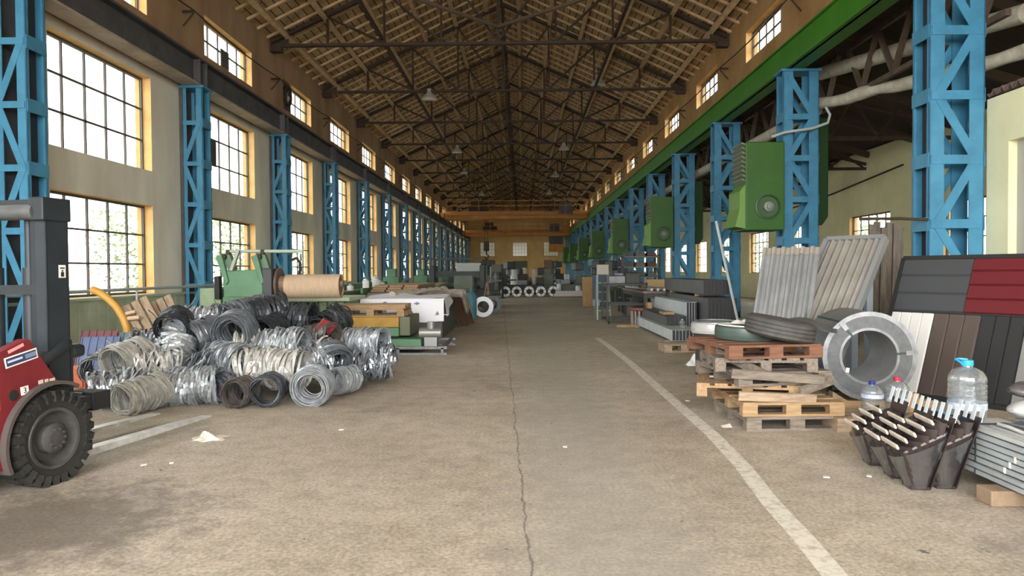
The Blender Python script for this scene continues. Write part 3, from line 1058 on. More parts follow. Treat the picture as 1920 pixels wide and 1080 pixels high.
# ------------------------------------------------------------------ forklift at the left edge
red = mat('forklift_red_paint', (0.19, 0.015, 0.022), 0.42, 0, (0.135, 0.011, 0.016), 6.0)
mast_black = mat('mast_dark_paint', (0.020, 0.027, 0.036), 0.5, 0.1, (0.013, 0.017, 0.022), 3.0)
rubber = mat('tyre_rubber', (0.012, 0.012, 0.012), 0.75, 0, (0.026, 0.025, 0.023), 9.0)
rim_grey = mat('dusty_rim_grey', (0.075, 0.073, 0.07), 0.6, 0.1, (0.04, 0.039, 0.038), 6.0)
fork_steel = mat('worn_fork_steel', (0.70, 0.70, 0.69), 0.4, 0.35, (0.45, 0.45, 0.45), 7.0)
sticker_white = mat('sticker_white', (0.80, 0.78, 0.74), 0.5)
sticker_navy = mat('sticker_navy', (0.03, 0.045, 0.13), 0.4)
black = mat('flat_black', (0.012, 0.012, 0.013), 0.7)

FA = math.radians(77)
fk = thing('forklift', 'red forklift with black mast and lowered forks at the left edge', 'forklift', (-3.885, 5.33, 0), FA)


def text_part(name, s, size, m, M, parent, ext=0.001):
    cu = bpy.data.curves.new(name, 'FONT')
    cu.body = s
    cu.size = size
    cu.extrude = ext
    cu.align_x = 'CENTER'
    cu.align_y = 'CENTER'
    tmp = bpy.data.objects.new(name + '_tmp', cu)
    COL.objects.link(tmp)
    dg = bpy.context.evaluated_depsgraph_get()
    me = bpy.data.meshes.new_from_object(tmp.evaluated_get(dg))
    bpy.data.objects.remove(tmp)
    me.transform(M)
    me.materials.clear()
    me.materials.append(m)
    o = bpy.data.objects.new(name, me)
    COL.objects.link(o)
    o.parent = parent
    return o


WR, WW = 0.33, 0.22
for yc, nm in ((-0.46, 'wheel'), (0.46, 'wheel')):
    s = -1 if yc < 0 else 1
    Mw = Matrix.Translation((0, yc, WR)) @ Matrix.Rotation(s * -math.pi / 2, 4, 'X')      # local z points outward
    h = WW / 2
    ty = MB().lathe([(0.205, -h + 0.02), (0.30, -h), (WR - 0.01, -h + 0.04), (WR - 0.005, 0), (WR - 0.01, h - 0.04), (0.30, h), (0.225, h - 0.01), (0.205, h - 0.03)], 48, Mw, closed=True)
    for k in range(26):
        a = 2 * math.pi * k / 26
        for sd in (-1, 1):
            Mk = Mw @ Matrix.Rotation(a + (math.pi / 26 if sd > 0 else 0), 4, 'Z') @ Matrix.Translation((WR - 0.012, 0, sd * h * 0.52)) @ Matrix.Rotation(sd * 0.25, 4, 'X')
            q = MB(Mk); q.box((0, 0, 0), (0.045, 0.05, h * 1.0)); q.box((-0.03, 0, sd * h * 0.46), (0.05, 0.05, 0.02))
            ty.add(q.v, q.f)
    tyo = ty.build('wheel', rubber, fk)
    MB().lathe([(0.208, -0.06), (0.225, h - 0.02), (0.215, h - 0.005), (0.195, h - 0.01), (0.178, h - 0.06), (0.165, h - 0.085), (0.11, h - 0.075), (0.105, h - 0.02), (0.085, h - 0.005), (0.05, h + 0.005), (0, h + 0.005)], 40, Mw).build('rim', rim_grey, tyo, smooth=True)
    bo = MB()
    for k in range(10):
        a = 2 * math.pi * k / 10
        p0 = Mw @ Vector((0.065 * math.cos(a), 0.065 * math.sin(a), h - 0.005)); p1 = Mw @ Vector((0.065 * math.cos(a), 0.065 * math.sin(a), h + 0.02))
        bo.cyl(p0, p1, 0.009, 6)
    bo.build('wheel_bolts', rim_grey, tyo)

Mside = lambda y: Matrix.Translation((0, y, 0)) @ Matrix.Rotation(math.pi / 2, 4, 'X')     # (x, z) polygon, extruded towards -y
arc = [(0.385 * math.cos(math.radians(a)), WR + 0.385 * math.sin(math.radians(a))) for a in range(75, 206, 10)]
cowl = [(-0.415, 0.955), (-0.39, 0.985), (-0.18, 1.055), (-0.165, 1.05), (0.06, 0.73), (0.10, 0.715)] + arc + [(-0.40, 0.20), (-0.62, 0.20), (-0.62, 0.56), (-0.40, 0.60)]
cw = MB().prism(cowl, 0.09, Mside(-0.44)).build('side_cowl', red, fk, bevel=0.008)
MB().prism(cowl, 0.09, Mside(0.53)).build('side_cowl', red, fk, bevel=0.008)
arc2 = [(0.41 * math.cos(math.radians(a)), WR + 0.41 * math.sin(math.radians(a))) for a in range(60, 206, 8)]
arc3 = [(0.385 * math.cos(math.radians(a)), WR + 0.385 * math.sin(math.radians(a))) for a in range(60, 206, 8)]
MB().prism(arc2 + arc3[::-1], 0.16, Mside(-0.42)).build('fender_rim', mat('dusty_fender_edge', (0.075, 0.06, 0.058), 0.7), fk)
# stickers on the cowl
face = -0.531
Ms = lambda x, z, a: Matrix.Translation((x, face - 0.001, z)) @ Matrix.Rotation(a, 4, 'Y') @ Matrix.Rotation(math.pi / 2, 4, 'X')
tl = MB(Ms(-0.235, 0.93, -0.19))
npl = tl.box((0, 0, 0), (0.255, 0.072, 0.002)).build('name_plate', sticker_white, fk)
MB(Ms(-0.235, 0.93, -0.19)).box((0, 0, 0.0015), (0.235, 0.053, 0.002)).build('plate_field', sticker_navy, npl)
MB(Ms(-0.275, 0.925, -0.19)).box((-0.01, 0, 0.003), (0.115, 0.014, 0.0015)).build('plate_lettering', mat('pale_lettering', (0.55, 0.60, 0.72), 0.5), npl)
MB(Ms(-0.165, 0.944, -0.19)).box((0, 0, 0.003), (0.085, 0.03, 0.0015)).build('plate_lettering', mat('dim_lettering', (0.18, 0.24, 0.34), 0.5), npl)
MB(Ms(-0.275, 1.0, -0.34)).box((0, 0, 0), (0.125, 0.022, 0.002)).build('worn_sticker', mat('worn_pink_sticker', (0.72, 0.36, 0.34), 0.6), fk)
MB(Ms(-0.215, 0.705, -0.1)).box((0, 0, 0), (0.062, 0.058, 0.002)).build('number_sticker', sticker_white, fk)
nst = fk.children[-1]
text_part('number', '3', 0.055, black, Ms(-0.213, 0.705, -0.1) @ Matrix.Translation((0, 0, 0.002)), nst)
for i, w in enumerate((0.04, 0.03, 0.045)):
    MB(Ms(-0.085 + 0.048 * i, 0.745, -0.12)).box((0, 0, 0), (w, 0.026, 0.002)).build('small_sticker', mat('faded_cream_sticker', (0.62, 0.50, 0.42), 0.6), fk)
hm = Mside(face + 0.002) @ Matrix.Translation((-0.30, 0.685, 0))
MB().lathe([(0.0, 0.0), (0.036, 0.0), (0.038, 0.004), (0.03, 0.006)], 18, hm).build('cowl_hole', black, fk)
# chassis, engine cover, seat, counterweight (mostly outside the frame)
MB().bx(-1.9, -0.5, -0.44, 0.44, 0.18, 0.62).build('chassis', mat('forklift_dark_body', (0.05, 0.05, 0.055), 0.6), fk, bevel=0.02)
MB().bx(-2.0, -0.75, -0.46, 0.46, 0.62, 0.95).build('engine_cover', red, fk, bevel=0.06)
MB().bx(-2.35, -1.95, -0.5, 0.5, 0.22, 0.98).build('counterweight', red, fk, bevel=0.08)
MB().bx(-1.45, -0.95, -0.25, 0.25, 0.95, 1.05).bx(-1.55, -1.42, -0.25, 0.25, 1.0, 1.5).build('seat', black, fk, bevel=0.04)
MB().bx(-0.58, -0.12, -0.34, 0.44, 0.88, 0.93).bx(-0.5, -0.1, -0.40, 0.36, 0.93, 0.955).build('dashboard', mat('worn_white_cover', (0.66, 0.62, 0.58), 0.7), fk, bevel=0.01)
MB().bx(-0.5, 0.0, -0.44, 0.44, 0.30, 0.40).build('floor_plate', mast_black, fk)
for yc in (-0.42, 0.42):
    Mw = Matrix.Translation((-1.55, yc, 0.25)) @ Matrix.Rotation(math.pi / 2, 4, 'X')
    MB().lathe([(0.13, -0.08), (0.25, -0.08), (0.25, 0.08), (0.13, 0.08)], 28, Mw, closed=True).build('rear_tyre', rubber, fk)
# mast
for s in (-1, 1):
    y = s * 0.36
    m = MB()
    m.bx(0.10, 0.115, y - 0.05, y + 0.05, 0.12, 2.02).bx(0.285, 0.30, y - 0.05, y + 0.05, 0.12, 2.02)
    m.bx(0.10, 0.30, (y - 0.05 if s < 0 else y + 0.035), (y - 0.035 if s < 0 else y + 0.05), 0.12, 2.02)
    m.build('mast_outer_rail', mast_black, fk, bevel=0.004)
    y = s * 0.265
    MB().bx(0.13, 0.29, y - 0.03, y + 0.03, 0.14, 1.98).build('mast_inner_rail', mat('mast_inner_dark', (0.014, 0.018, 0.025), 0.45, 0.2), fk, bevel=0.004)
    y = s * 0.15
    MB().cyl((0.20, y, 0.14), (0.20, y, 1.55), 0.045, 16).cyl((0.20, y, 1.55), (0.20, y, 1.98), 0.028, 12).build('lift_cylinder', mast_black, fk, smooth=True)
    ch = MB()
    ch.bx(0.245, 0.262, s * 0.19 - 0.02, s * 0.19 + 0.02, 0.5, 1.96)
    ch.build('lift_chain', mat('greasy_chain', (0.06, 0.06, 0.055), 0.5, 0.6), fk)
MB().bx(0.06, 0.31, -0.43, -0.30, 1.89, 2.06).build('mast_head', mast_black, fk, bevel=0.01)
MB().bx(0.06, 0.31, 0.30, 0.43, 1.89, 2.06).build('mast_head', mast_black, fk, bevel=0.01)
MB().cyl((0.10, -0.33, 1.955), (0.10, 0.33, 1.955), 0.058, 20).build('top_crossbar', mat('worn_crossbar', (0.12, 0.125, 0.13), 0.5, 0.2, (0.06, 0.065, 0.07), 4.0), fk, smooth=True)
for q_ in ((0.12, 0.28, -0.33, 0.33, 2.0, 2.05), (0.12, 0.20, -0.3, 0.3, 1.35, 1.42), (0.10, 0.16, -0.32, 0.32, 0.60, 0.72)):
    MB().bx(*q_).build('mast_crossmember', mast_black, fk)
MB(Matrix.Translation((0.235, -0.412, 1.52)) @ Matrix.Rotation(math.pi / 2, 4, 'X')).box((0, 0, 0), (0.062, 0.095, 0.002)).build('warning_sticker', sticker_white, fk)
MB(Matrix.Translation((0.235, -0.413, 1.51)) @ Matrix.Rotation(math.pi / 2, 4, 'X')).box((0, -0.012, 0.001), (0.026, 0.034, 0.002)).box((0, 0.014, 0.001), (0.012, 0.014, 0.002)).box((0, 0.035, 0.001), (0.040, 0.010, 0.002)).build('sticker_print', black, fk)
MB().tube([(0.02, -0.34, 0.80), (0.10, -0.38, 0.88), (0.22, -0.40, 0.96), (0.30, -0.36, 0.98)], 0.05, 10).build('tilt_cylinder', mast_black, fk, smooth=True)
MB().bx(0.30, 0.33, -0.40, 0.40, 0.30, 0.95).build('mast_lower_plate', mast_black, fk)
MB().bx(0.33, 0.46, -0.40, 0.40, 0.86, 0.96).build('hose_guard', mast_black, fk, bevel=0.03)
# carriage and forks
MB().bx(0.36, 0.44, -0.46, 0.46, 0.46, 0.56).bx(0.36, 0.44, -0.46, 0.46, 0.14, 0.22).bx(0.36, 0.40, -0.3, -0.2, 0.14, 0.56).bx(0.36, 0.40, 0.2, 0.3, 0.14, 0.56).build('fork_carriage', mast_black, fk, bevel=0.006)
for y in (-0.315, 0.275):
    f = MB()
    f.bx(0.44, 0.49, y - 0.055, y + 0.055, 0.07, 0.58)
    pr = [(0.44, 0.065), (2.02, 0.085), (2.02, 0.097), (1.5, 0.112), (0.49, 0.125), (0.44, 0.125)]
    f.prism(pr, 0.11, Mside(y + 0.055))
    f.build('fork', fork_steel, fk, bevel=0.004)
MB().bx(0.44, 0.62, -0.47, -0.20, 0.44, 0.58).build('side_shift_box', black, fk, bevel=0.006)

# ------------------------------------------------------------------ heap of steel strip coils
strip = {
    'light': mat('bright_steel_strip', (0.52, 0.56, 0.60), 0.34, 0.55, (0.30, 0.325, 0.36), 9.0),
    'mid': mat('grey_steel_strip', (0.30, 0.33, 0.37), 0.38, 0.6, (0.17, 0.19, 0.215), 9.0),
    'dark': mat('dark_steel_strip', (0.075, 0.083, 0.095), 0.4, 0.5, (0.035, 0.04, 0.047), 9.0),
    'white': mat('pale_coated_strip', (0.54, 0.54, 0.51), 0.45, 0.2, (0.34, 0.335, 0.31), 9.0),
    'brown': mat('brownish_steel_strip', (0.20, 0.18, 0.17), 0.45, 0.5, (0.10, 0.085, 0.08), 9.0),
}


def wound(seed, Rr, L, loops, w=0.018, wild=1.0, inner=0.72):
    """loosely wound strip: many loops about local X"""
    rnd = random.Random(seed)
    mb = MB()
    N = 22
    for j in range(loops):
        x0 = (rnd.random() - 0.5) * L
        r = Rr * (inner + (1 - inner) * math.sqrt(rnd.random()))
        tx, tz = rnd.gauss(0, 0.13 * wild), rnd.gauss(0, 0.13 * wild)
        ex = 1 + rnd.gauss(0, 0.03 * wild)
        ph = rnd.random() * 6.28
        wb = rnd.random() * 0.02 * wild
        tw = rnd.gauss(0, 0.35)
        vs = []
        for k in range(N):
            a = 2 * math.pi * k / N
            rr = r + wb * math.sin(3 * a + ph)
            y, z = rr * math.cos(a) * ex, rr * math.sin(a) / ex
            x = x0 + y * tx + z * tz + 0.012 * math.sin(2 * a + ph)
            rad = Vector((0, math.cos(a), math.sin(a)))
            ax = (Vector((1, 0, 0)) + rad * tw * math.sin(a + ph)).normalized()
            c = Vector((x, y, z))
            nn = rad * 0.0022
            vs += [c - ax * w / 2 - nn, c + ax * w / 2 - nn, c + ax * w / 2 + nn, c - ax * w / 2 + nn]
        fs = []
        for k in range(N):
            a, b = 4 * k, 4 * ((k + 1) % N)
            fs += [(a + i, a + (i + 1) % 4, b + (i + 1) % 4, b + i) for i in range(4)]
        mb.add(vs, fs)
    return mb


def loose_end(seed, Rr, L, n=3):
    rnd = random.Random(seed)
    mb = MB()
    for _ in range(n):
        a = rnd.random() * 6.28
        x = (rnd.random() - 0.5) * L
        p0 = Vector((x, Rr * math.cos(a), Rr * math.sin(a)))
        tan = Vector((rnd.gauss(0, 0.35), -math.sin(a), math.cos(a))).normalized()
        out = Vector((0, math.cos(a), math.sin(a)))
        ln = 0.12 + rnd.random() * 0.2
        pts = [p0 + tan * ln * t + out * 0.12 * t * t for t in (0, 0.25, 0.5, 0.75, 1.0)]
        for q0, q1 in zip(pts[:-1], pts[1:]):
            mb.bar(q0, q1, 0.016, 0.003, up=out)
    return mb


VAR = {}
for key, (sd, Rr, L, lp, w, wild, inn) in {
    'drum': (1, 0.22, 0.40, 52, 0.026, 0.9, 0.80),       # tidy open coil seen end on
    'tube': (2, 0.19, 0.52, 88, 0.024, 1.4, 0.74),       # longer roll
    'disc': (3, 0.23, 0.22, 56, 0.018, 0.5, 0.45),       # flat dense coil
    'wild': (4, 0.22, 0.42, 54, 0.023, 2.4, 0.52),       # messy coil
    'short': (5, 0.18, 0.32, 44, 0.024, 1.4, 0.68),
}.items():
    VAR[key] = (wound(sd, Rr, L, lp, w, wild, inn), loose_end(sd + 20, Rr, L, 1))
VMESH = {}


def coil(px, py, Y, key, shade, yaw, tilt, sc, label):
    """coil with its axis turned by yaw (0 = across the hall, 90 = along it) and tilted up by tilt"""
    q = P(px, py + (11 if py < 600 else 4 if py < 640 else 0), Y)
    root_me, end_me = None, None
    if (key, shade) not in VMESH:
        a = VAR[key][0].build('steel_strip_coil', strip[shade])
        b = VAR[key][1].build('loose_end', strip[shade], a)
        VMESH[(key, shade)] = (a.data, b.data)
    else:
        a = link('steel_strip_coil', VMESH[(key, shade)][0])
        b = link('loose_end', VMESH[(key, shade)][1], a)
    a.location = q
    a.rotation_euler = Euler((random.Random(px).random() * 6.28, -math.radians(tilt), math.radians(yaw)), 'XYZ')
    a.scale = (sc, sc, sc)
    tag(a, label, 'coil', 'heap of wound steel strip coils')
    return a


HEAP = [
    # front row on the floor
    (212, 731, 8.20, 'wild', 'light', 10, 0, 1.0, 'crumpled bright coil lying sideways at the left foot of the strip heap'),
    (266, 739, 7.95, 'tube', 'white', 70, 4, 0.95, 'pale coil turned end on to the viewer, nearest to the fork tips'),
    (322, 731, 8.35, 'tube', 'light', 8, 0, 1.05, 'bright roll lying sideways right of the pale fork tip coil'),
    (370, 722, 8.45, 'tube', 'light', -4, 0, 1.1, 'bright roll lying sideways in the front row, middle of the heap foot'),
    (418, 726, 8.55, 'short', 'mid', 65, 0, 0.9, 'small grey coil half hidden left of the dark open coil pair'),
    (450, 735, 8.25, 'drum', 'brown', 82, 0, 0.75, 'left one of two open coils showing dark holes at the heap foot'),
    (504, 730, 8.30, 'drum', 'dark', 96, 0, 0.80, 'right one of two open coils showing dark holes at the heap foot'),
    (585, 724, 8.25, 'disc', 'light', 88, 8, 1.0, 'flat bright coil facing the viewer like a target, at the heap front'),
    (645, 712, 8.85, 'drum', 'light', 60, 0, 0.72, 'bright coil with a twisted end, rightmost of the heap front row'),
    (697, 679, 9.70, 'wild', 'mid', 15, 0, 1.05, 'crumpled dark grey coil at the right foot of the heap'),
    (186, 690, 8.90, 'short', 'mid', 100, 5, 1.0, 'grey open coil at the far left of the heap by the forklift mast'),
    # second tier
    (240, 675, 8.75, 'drum', 'white', 72, 10, 1.05, 'pale open coil resting in the second tier at the left'),
    (290, 690, 8.75, 'wild', 'white', 20, 5, 0.95, 'frayed whitish coil between the pale open coil and the front row'),
    (327, 676, 8.95, 'tube', 'light', 80, 65, 1.05, 'bright coil standing nearly upright under the open dark coil'),
    (378, 690, 8.95, 'wild', 'mid', -20, 0, 0.9, 'tangled grey coil behind the sideways front rolls'),
    (432, 676, 9.00, 'tube', 'light', -38, 0, 1.15, 'large bright roll slanting down in the middle of the heap'),
    (484, 688, 8.85, 'short', 'white', 15, 0, 1.25, 'pale fan shaped coil above the two dark open coils'),
    (534, 692, 8.75, 'short', 'white', -8, 0, 1.25, 'pale coil with upright wraps beside the target coil'),
    (577, 680, 9.10, 'wild', 'light', 30, 10, 1.0, 'tangled bright coil above the target coil'),
    (624, 676, 9.20, 'disc', 'mid', 125, 25, 1.05, 'grey coil tipped open to the upper right'),
    (684, 642, 9.75, 'tube', 'light', -18, 0, 1.0, 'bright roll lying sideways at the right shoulder of the heap'),
    (650, 690, 9.50, 'wild', 'mid', 0, 0, 0.95, 'crushed grey coil beneath the right shoulder of the heap'),
    # third tier
    (326, 634, 9.30, 'tube', 'light', 70, 55, 1.0, 'bright coil piled on the upright coil, below the open dark one'),
    (327, 607, 9.35, 'drum', 'dark', 105, 14, 0.98, 'open dark coil with a wide hole high on the left of the heap'),
    (384, 624, 9.45, 'drum', 'mid', 55, 15, 1.0, 'grey open coil beside the high dark coil'),
    (440, 618, 9.20, 'disc', 'mid', 84, 12, 1.15, 'large grey coil facing the viewer in the upper middle of the heap'),
    (470, 650, 9.30, 'wild', 'white', 25, 0, 0.85, 'pale tangled coil under the large facing coil'),
    (528, 650, 9.25, 'tube', 'light', -14, 6, 1.15, 'shiny bright roll lying sideways right of the large facing coil'),
    (505, 616, 9.55, 'drum', 'dark', 75, 8, 0.9, 'dark open coil above the shiny sideways roll'),
    (596, 632, 9.60, 'tube', 'brown', -30, 5, 1.0, 'brownish coil in the upper right of the heap'),
    (621, 603, 9.95, 'short', 'dark', 60, 20, 1.15, 'dark coil at the upper right edge of the heap'),
    # top
    (377, 590, 9.95, 'tube', 'light', 8, 0, 1.0, 'bright roll lying sideways on the upper left ridge of the heap'),
    (420, 588, 10.1, 'wild', 'mid', -30, 0, 0.9, 'tangled grey coil on the ridge behind the large facing coil'),
    (466, 576, 10.0, 'tube', 'mid', 50, 10, 1.1, 'grey open coil on the very top of the heap'),
    (503, 576, 9.95, 'drum', 'dark', 35, 12, 1.05, 'dark coil tipped on the top of the heap, right of the grey one'),
    (548, 588, 10.0, 'tube', 'dark', -12, 0, 1.15, 'long dark roll lying along the right ridge of the heap'),
    (572, 610, 10.2, 'tube', 'brown', 20, 0, 1.0, 'brown roll below the long dark ridge roll'),
    # inner coils that carry the heap
    (280, 650, 9.6, 'wild', 'mid', 0, 0, 1.05, 'grey coil inside the heap behind the pale open coil'),
    (420, 640, 9.9, 'wild', 'dark', 40, 0, 1.1, 'dark coil inside the heap under the grey facing coil'),
    (500, 655, 9.8, 'wild', 'dark', 0, 0, 1.15, 'dark coil deep in the heap behind the shiny roll'),
    (560, 655, 10.0, 'wild', 'dark', 60, 0, 1.15, 'dark coil deep in the right half of the heap'),
    (360, 650, 9.8, 'wild', 'mid', 50, 0, 1.1, 'grey coil deep in the left half of the heap'),
    (630, 650, 10.2, 'wild', 'dark', 20, 0, 1.05, 'dark coil behind the grey tipped coil'),
]
for hrow in HEAP:
    coil(*hrow)
q = P(612, 612, 9.5)
tag(MB(Matrix.Translation(q) @ Euler((0.5, 0.5, 0.7)).to_matrix().to_4x4()).box((0, 0, 0), (0.20, 0.03, 0.16)).box((0.06, 0.02, 0.03), (0.12, 0.025, 0.10)).build('sheet_offcut', mat('dark_red_sheet', (0.22, 0.035, 0.035), 0.5)),
    'small dark red sheet offcut stuck in the right side of the strip heap', 'offcut')
for i, (a, b, lab) in enumerate((((494, 668, 8.95), (552, 612, 9.2), 'loose bright strip standing out of the heap centre, slanting right'),
                       ((548, 668, 8.95), (570, 622, 9.2), 'loose bright strip crossing above the target coil'),
                       ((594, 645, 9.0), (615, 630, 9.2), 'short loose strip by the dark red offcut'),
                       ((300, 757, 8.0), (328, 712, 8.3), 'loose strip leaning on the sideways front rolls'),
                       ((190, 700, 8.4), (262, 698, 8.5), 'loose strip lying level over the left coils'))):
    A, B = P(*a), P(*b)
    mid = (A + B) / 2 + Vector((0, 0, 0.06))
    mb = MB()
    prev = A
    for k in range(1, 9):
        t = k / 8
        c = A * (1 - t) ** 2 + mid * 2 * t * (1 - t) + B * t * t
        mb.bar(prev, c, 0.02, 0.003, up=(0, 1, 0))
        prev = c
    tag(mb.build('loose_strip', strip['white']), lab, 'strip')

# ------------------------------------------------------------------ things behind the heap, by the left wall
ob = mat('orange_tube_paint', (0.55, 0.32, 0.08), 0.5, 0, (0.55, 0.27, 0.04), 8.0)
pts = [P(x, y, 10.9) for x, y in ((172, 543), (187, 549), (203, 560), (218, 575), (230, 594), (238, 615), (241, 640), (241, 680))]
pts.append(Vector((pts[-1].x, pts[-1].y, 0)))
t = thing('curved_tube', 'curved orange yellow tube standing before the green panelling', 'tube', (0, 0, 0))
MB().tube(pts, 0.055, 10).build('tube', ob, t, smooth=True)
MB().cyl(P(240, 597, 10.9), P(262, 595, 10.9), 0.03, 8).cyl(P(236, 588, 10.9), P(254, 584, 10.9), 0.025, 8).build('stub', mat('faded_orange', (0.55, 0.40, 0.28), 0.6), t)

pal_old = mat('weathered_pallet_wood', (0.42, 0.32, 0.22), 0.85, 0, (0.24, 0.17, 0.12), 6.0, stretch=(1, 6, 6))
pal_new = mat('fresh_pallet_wood', (0.40, 0.275, 0.15), 0.8, 0, (0.27, 0.165, 0.085), 5.0, stretch=(1, 6, 6))
pal_grey = mat('grey_pallet_wood', (0.25, 0.21, 0.17), 0.9, 0, (0.13, 0.105, 0.085), 6.0, stretch=(1, 6, 6))
pal_red = mat('reddish_pallet_wood', (0.21, 0.098, 0.055), 0.8, 0, (0.13, 0.058, 0.034), 5.0, stretch=(1, 6, 6))
_pal = {}


def pallet(label, loc, rz, m, L=1.2, W=0.8, nd=5, rot=None, group=None, gap=0.0, Ht=0.144):
    """deck boards run along local x (length L); blocks in three rows"""
    t = thing('pallet', label, 'pallet', loc, rz, group, rot)
    key = (m.name, L, W, nd, Ht)
    if key not in _pal:
        rnd = random.Random(len(_pal) + 3)
        dk, st, bs, bl = MB(), MB(), MB(), []
        bw = W / (nd + (nd - 1) * 0.35)
        for i in range(nd):
            y = -W / 2 + bw / 2 + i * (W - bw) / (nd - 1)
            dk.box((rnd.gauss(0, 0.006), y, Ht - 0.011), (L * (1 - rnd.random() * 0.02), bw, 0.022), rz=rnd.gauss(0, 0.006))
        for x in (-L / 2 + 0.07, 0, L / 2 - 0.07):
            st.box((x, 0, Ht - 0.033), (0.14, W, 0.022))
            for y in (-W / 2 + 0.05, 0, W / 2 - 0.05):
                bl.append(MB().box((x, y, (Ht - 0.044 + 0.022) / 2), (0.14, 0.10, Ht - 0.044 - 0.022)))
        for y in (-W / 2 + 0.05, 0, W / 2 - 0.05):
            bs.box((0, y, 0.011), (L, 0.10, 0.022))
        parts = [('deck_boards', dk.build('deck_boards', m, t).data), ('stringer_boards', st.build('stringer_boards', m, t).data), ('base_boards', bs.build('base_boards', m, t).data)]
        parts += [('block', b.build('block', m, t).data) for b in bl]
        _pal[key] = parts
    else:
        for nm, me in _pal[key]:
            link(nm, me, t)
    return t


def frame_from(o, ex, ey):
    """rotation euler and origin for a plane spanned by ex, ey at o"""
    ex = Vector(ex).normalized(); ey = Vector(ey); ey = (ey - ex * ey.dot(ex)).normalized()
    ez = ex.cross(ey)
    return Matrix((ex, ey, ez)).transposed().to_euler()


def lean(x0, x1, yb, ytop, Y, Lx):
    pass


a0, a1 = P(300, 655, 10.7), P(247, 556, 11.1)
e = frame_from(a0, a1 - a0, Vector((1, 0.1, 0)))
pallet('old wooden pallet leaning behind the heap, left one of two', (a0 + a1) / 2 + Vector((0, 0.05, -0.05)), 0, pal_old, 1.0, 0.36, 3, rot=e)
a0, a1 = P(338, 645, 11.0), P(296, 556, 11.4)
e = frame_from(a0, a1 - a0, Vector((1, 0.1, 0)))
pallet('old wooden pallet leaning behind the heap, right one of two', (a0 + a1) / 2 + Vector((0.0, 0.05, -0.05)), 0, pal_old, 1.0, 0.34, 3, rot=e)

o = P(176, 652, 10.2)
e = frame_from(o, Vector((1, 0.1, 0)), Vector((0, 0.45, 1)))
for i, (dx, dy, dz, w, h, m, lab) in enumerate((
        (0.06, -0.02, -0.02, 0.52, 0.62, mat('blue_sheet_paint', (0.11, 0.15, 0.28), 0.5, 0, (0.08, 0.11, 0.21), 5.0), 'blue sheet panel leaning behind the forklift mast, front of the bundle'),
        (0.0, 0.05, 0.06, 0.5, 0.62, mat('dull_red_sheet', (0.17, 0.055, 0.065), 0.55, 0, (0.12, 0.04, 0.05), 5.0), 'dull red sheet panel showing above the blue one'),
        (0.14, 0.10, 0.02, 0.52, 0.64, mat('slate_sheet', (0.10, 0.14, 0.17), 0.5), 'slate grey sheet panel at the back of the blue panel bundle'))):
    q = MB(Matrix.Translation(o + Vector((dx, dy, dz - 0.12))) @ e.to_matrix().to_4x4())
    for k in range(5):
        q.box((-w / 2 + w * (k + 0.5) / 5, 0, 0), (w / 5 - 0.006, h, 0.012)).box((-w / 2 + w * k / 5 + 0.01, 0, 0.012), (0.018, h, 0.014))
    tag(q.build('corrugated_sheet', m), lab, 'sheet')
q = P(152, 690, 9.6); q.z = 0.15
tag(MB(Matrix.Translation(q)).box((0, 0, 0), (0.16, 0.10, 0.30)).box((0, -0.06, -0.02), (0.12, 0.03, 0.22)).build('metal_box', mat('orange_red_paint', (0.46, 0.12, 0.06), 0.5), bevel=0.01), 'orange red metal box beside the mast foot', 'box')

# wall rail (pipe) along the left windows
t = thing('wall_pipe', 'thin horizontal pipe along the left wall below the windows', 'pipe', (0, 0, 0))
MB().cyl((-7.45, 10.0, 1.20), (-7.0, 16.75, 1.22), 0.028, 8).build('pipe', mat('pipe_grey_paint', (0.30, 0.34, 0.33), 0.5), t, smooth=True)
MB().cyl((-7.45, 10.4, 0), (-7.45, 10.4, 1.2), 0.02, 8).build('stand', mat('pipe_grey_paint', (0, 0, 0)), t)
MB().cyl((-7.2, 13.7, 0), (-7.2, 13.7, 1.2), 0.02, 8).build('stand', mat('pipe_grey_paint', (0, 0, 0)), t)

# ------------------------------------------------------------------ green decoiler with a cardboard roll
mgreen = mat('machine_green_paint', (0.10, 0.23, 0.125), 0.5, 0, (0.07, 0.165, 0.09), 2.5)
mgreen_pale = mat('pale_machine_green', (0.25, 0.33, 0.20), 0.55, 0, (0.17, 0.24, 0.14), 3.0)
card = mat('cardboard_tube', (0.48, 0.36, 0.25), 0.85, 0, (0.40, 0.295, 0.20), 6.0, stretch=(6, 1, 1))
DY = 12.6
t = thing('decoiler', 'green decoiler machine with an overhead bar behind the coil heap', 'machine', (P(455, 560, DY).x, DY, 0))
B = Vector(t.location)


def LP(px, py, Y=DY):
    return P(px, py, Y) - B


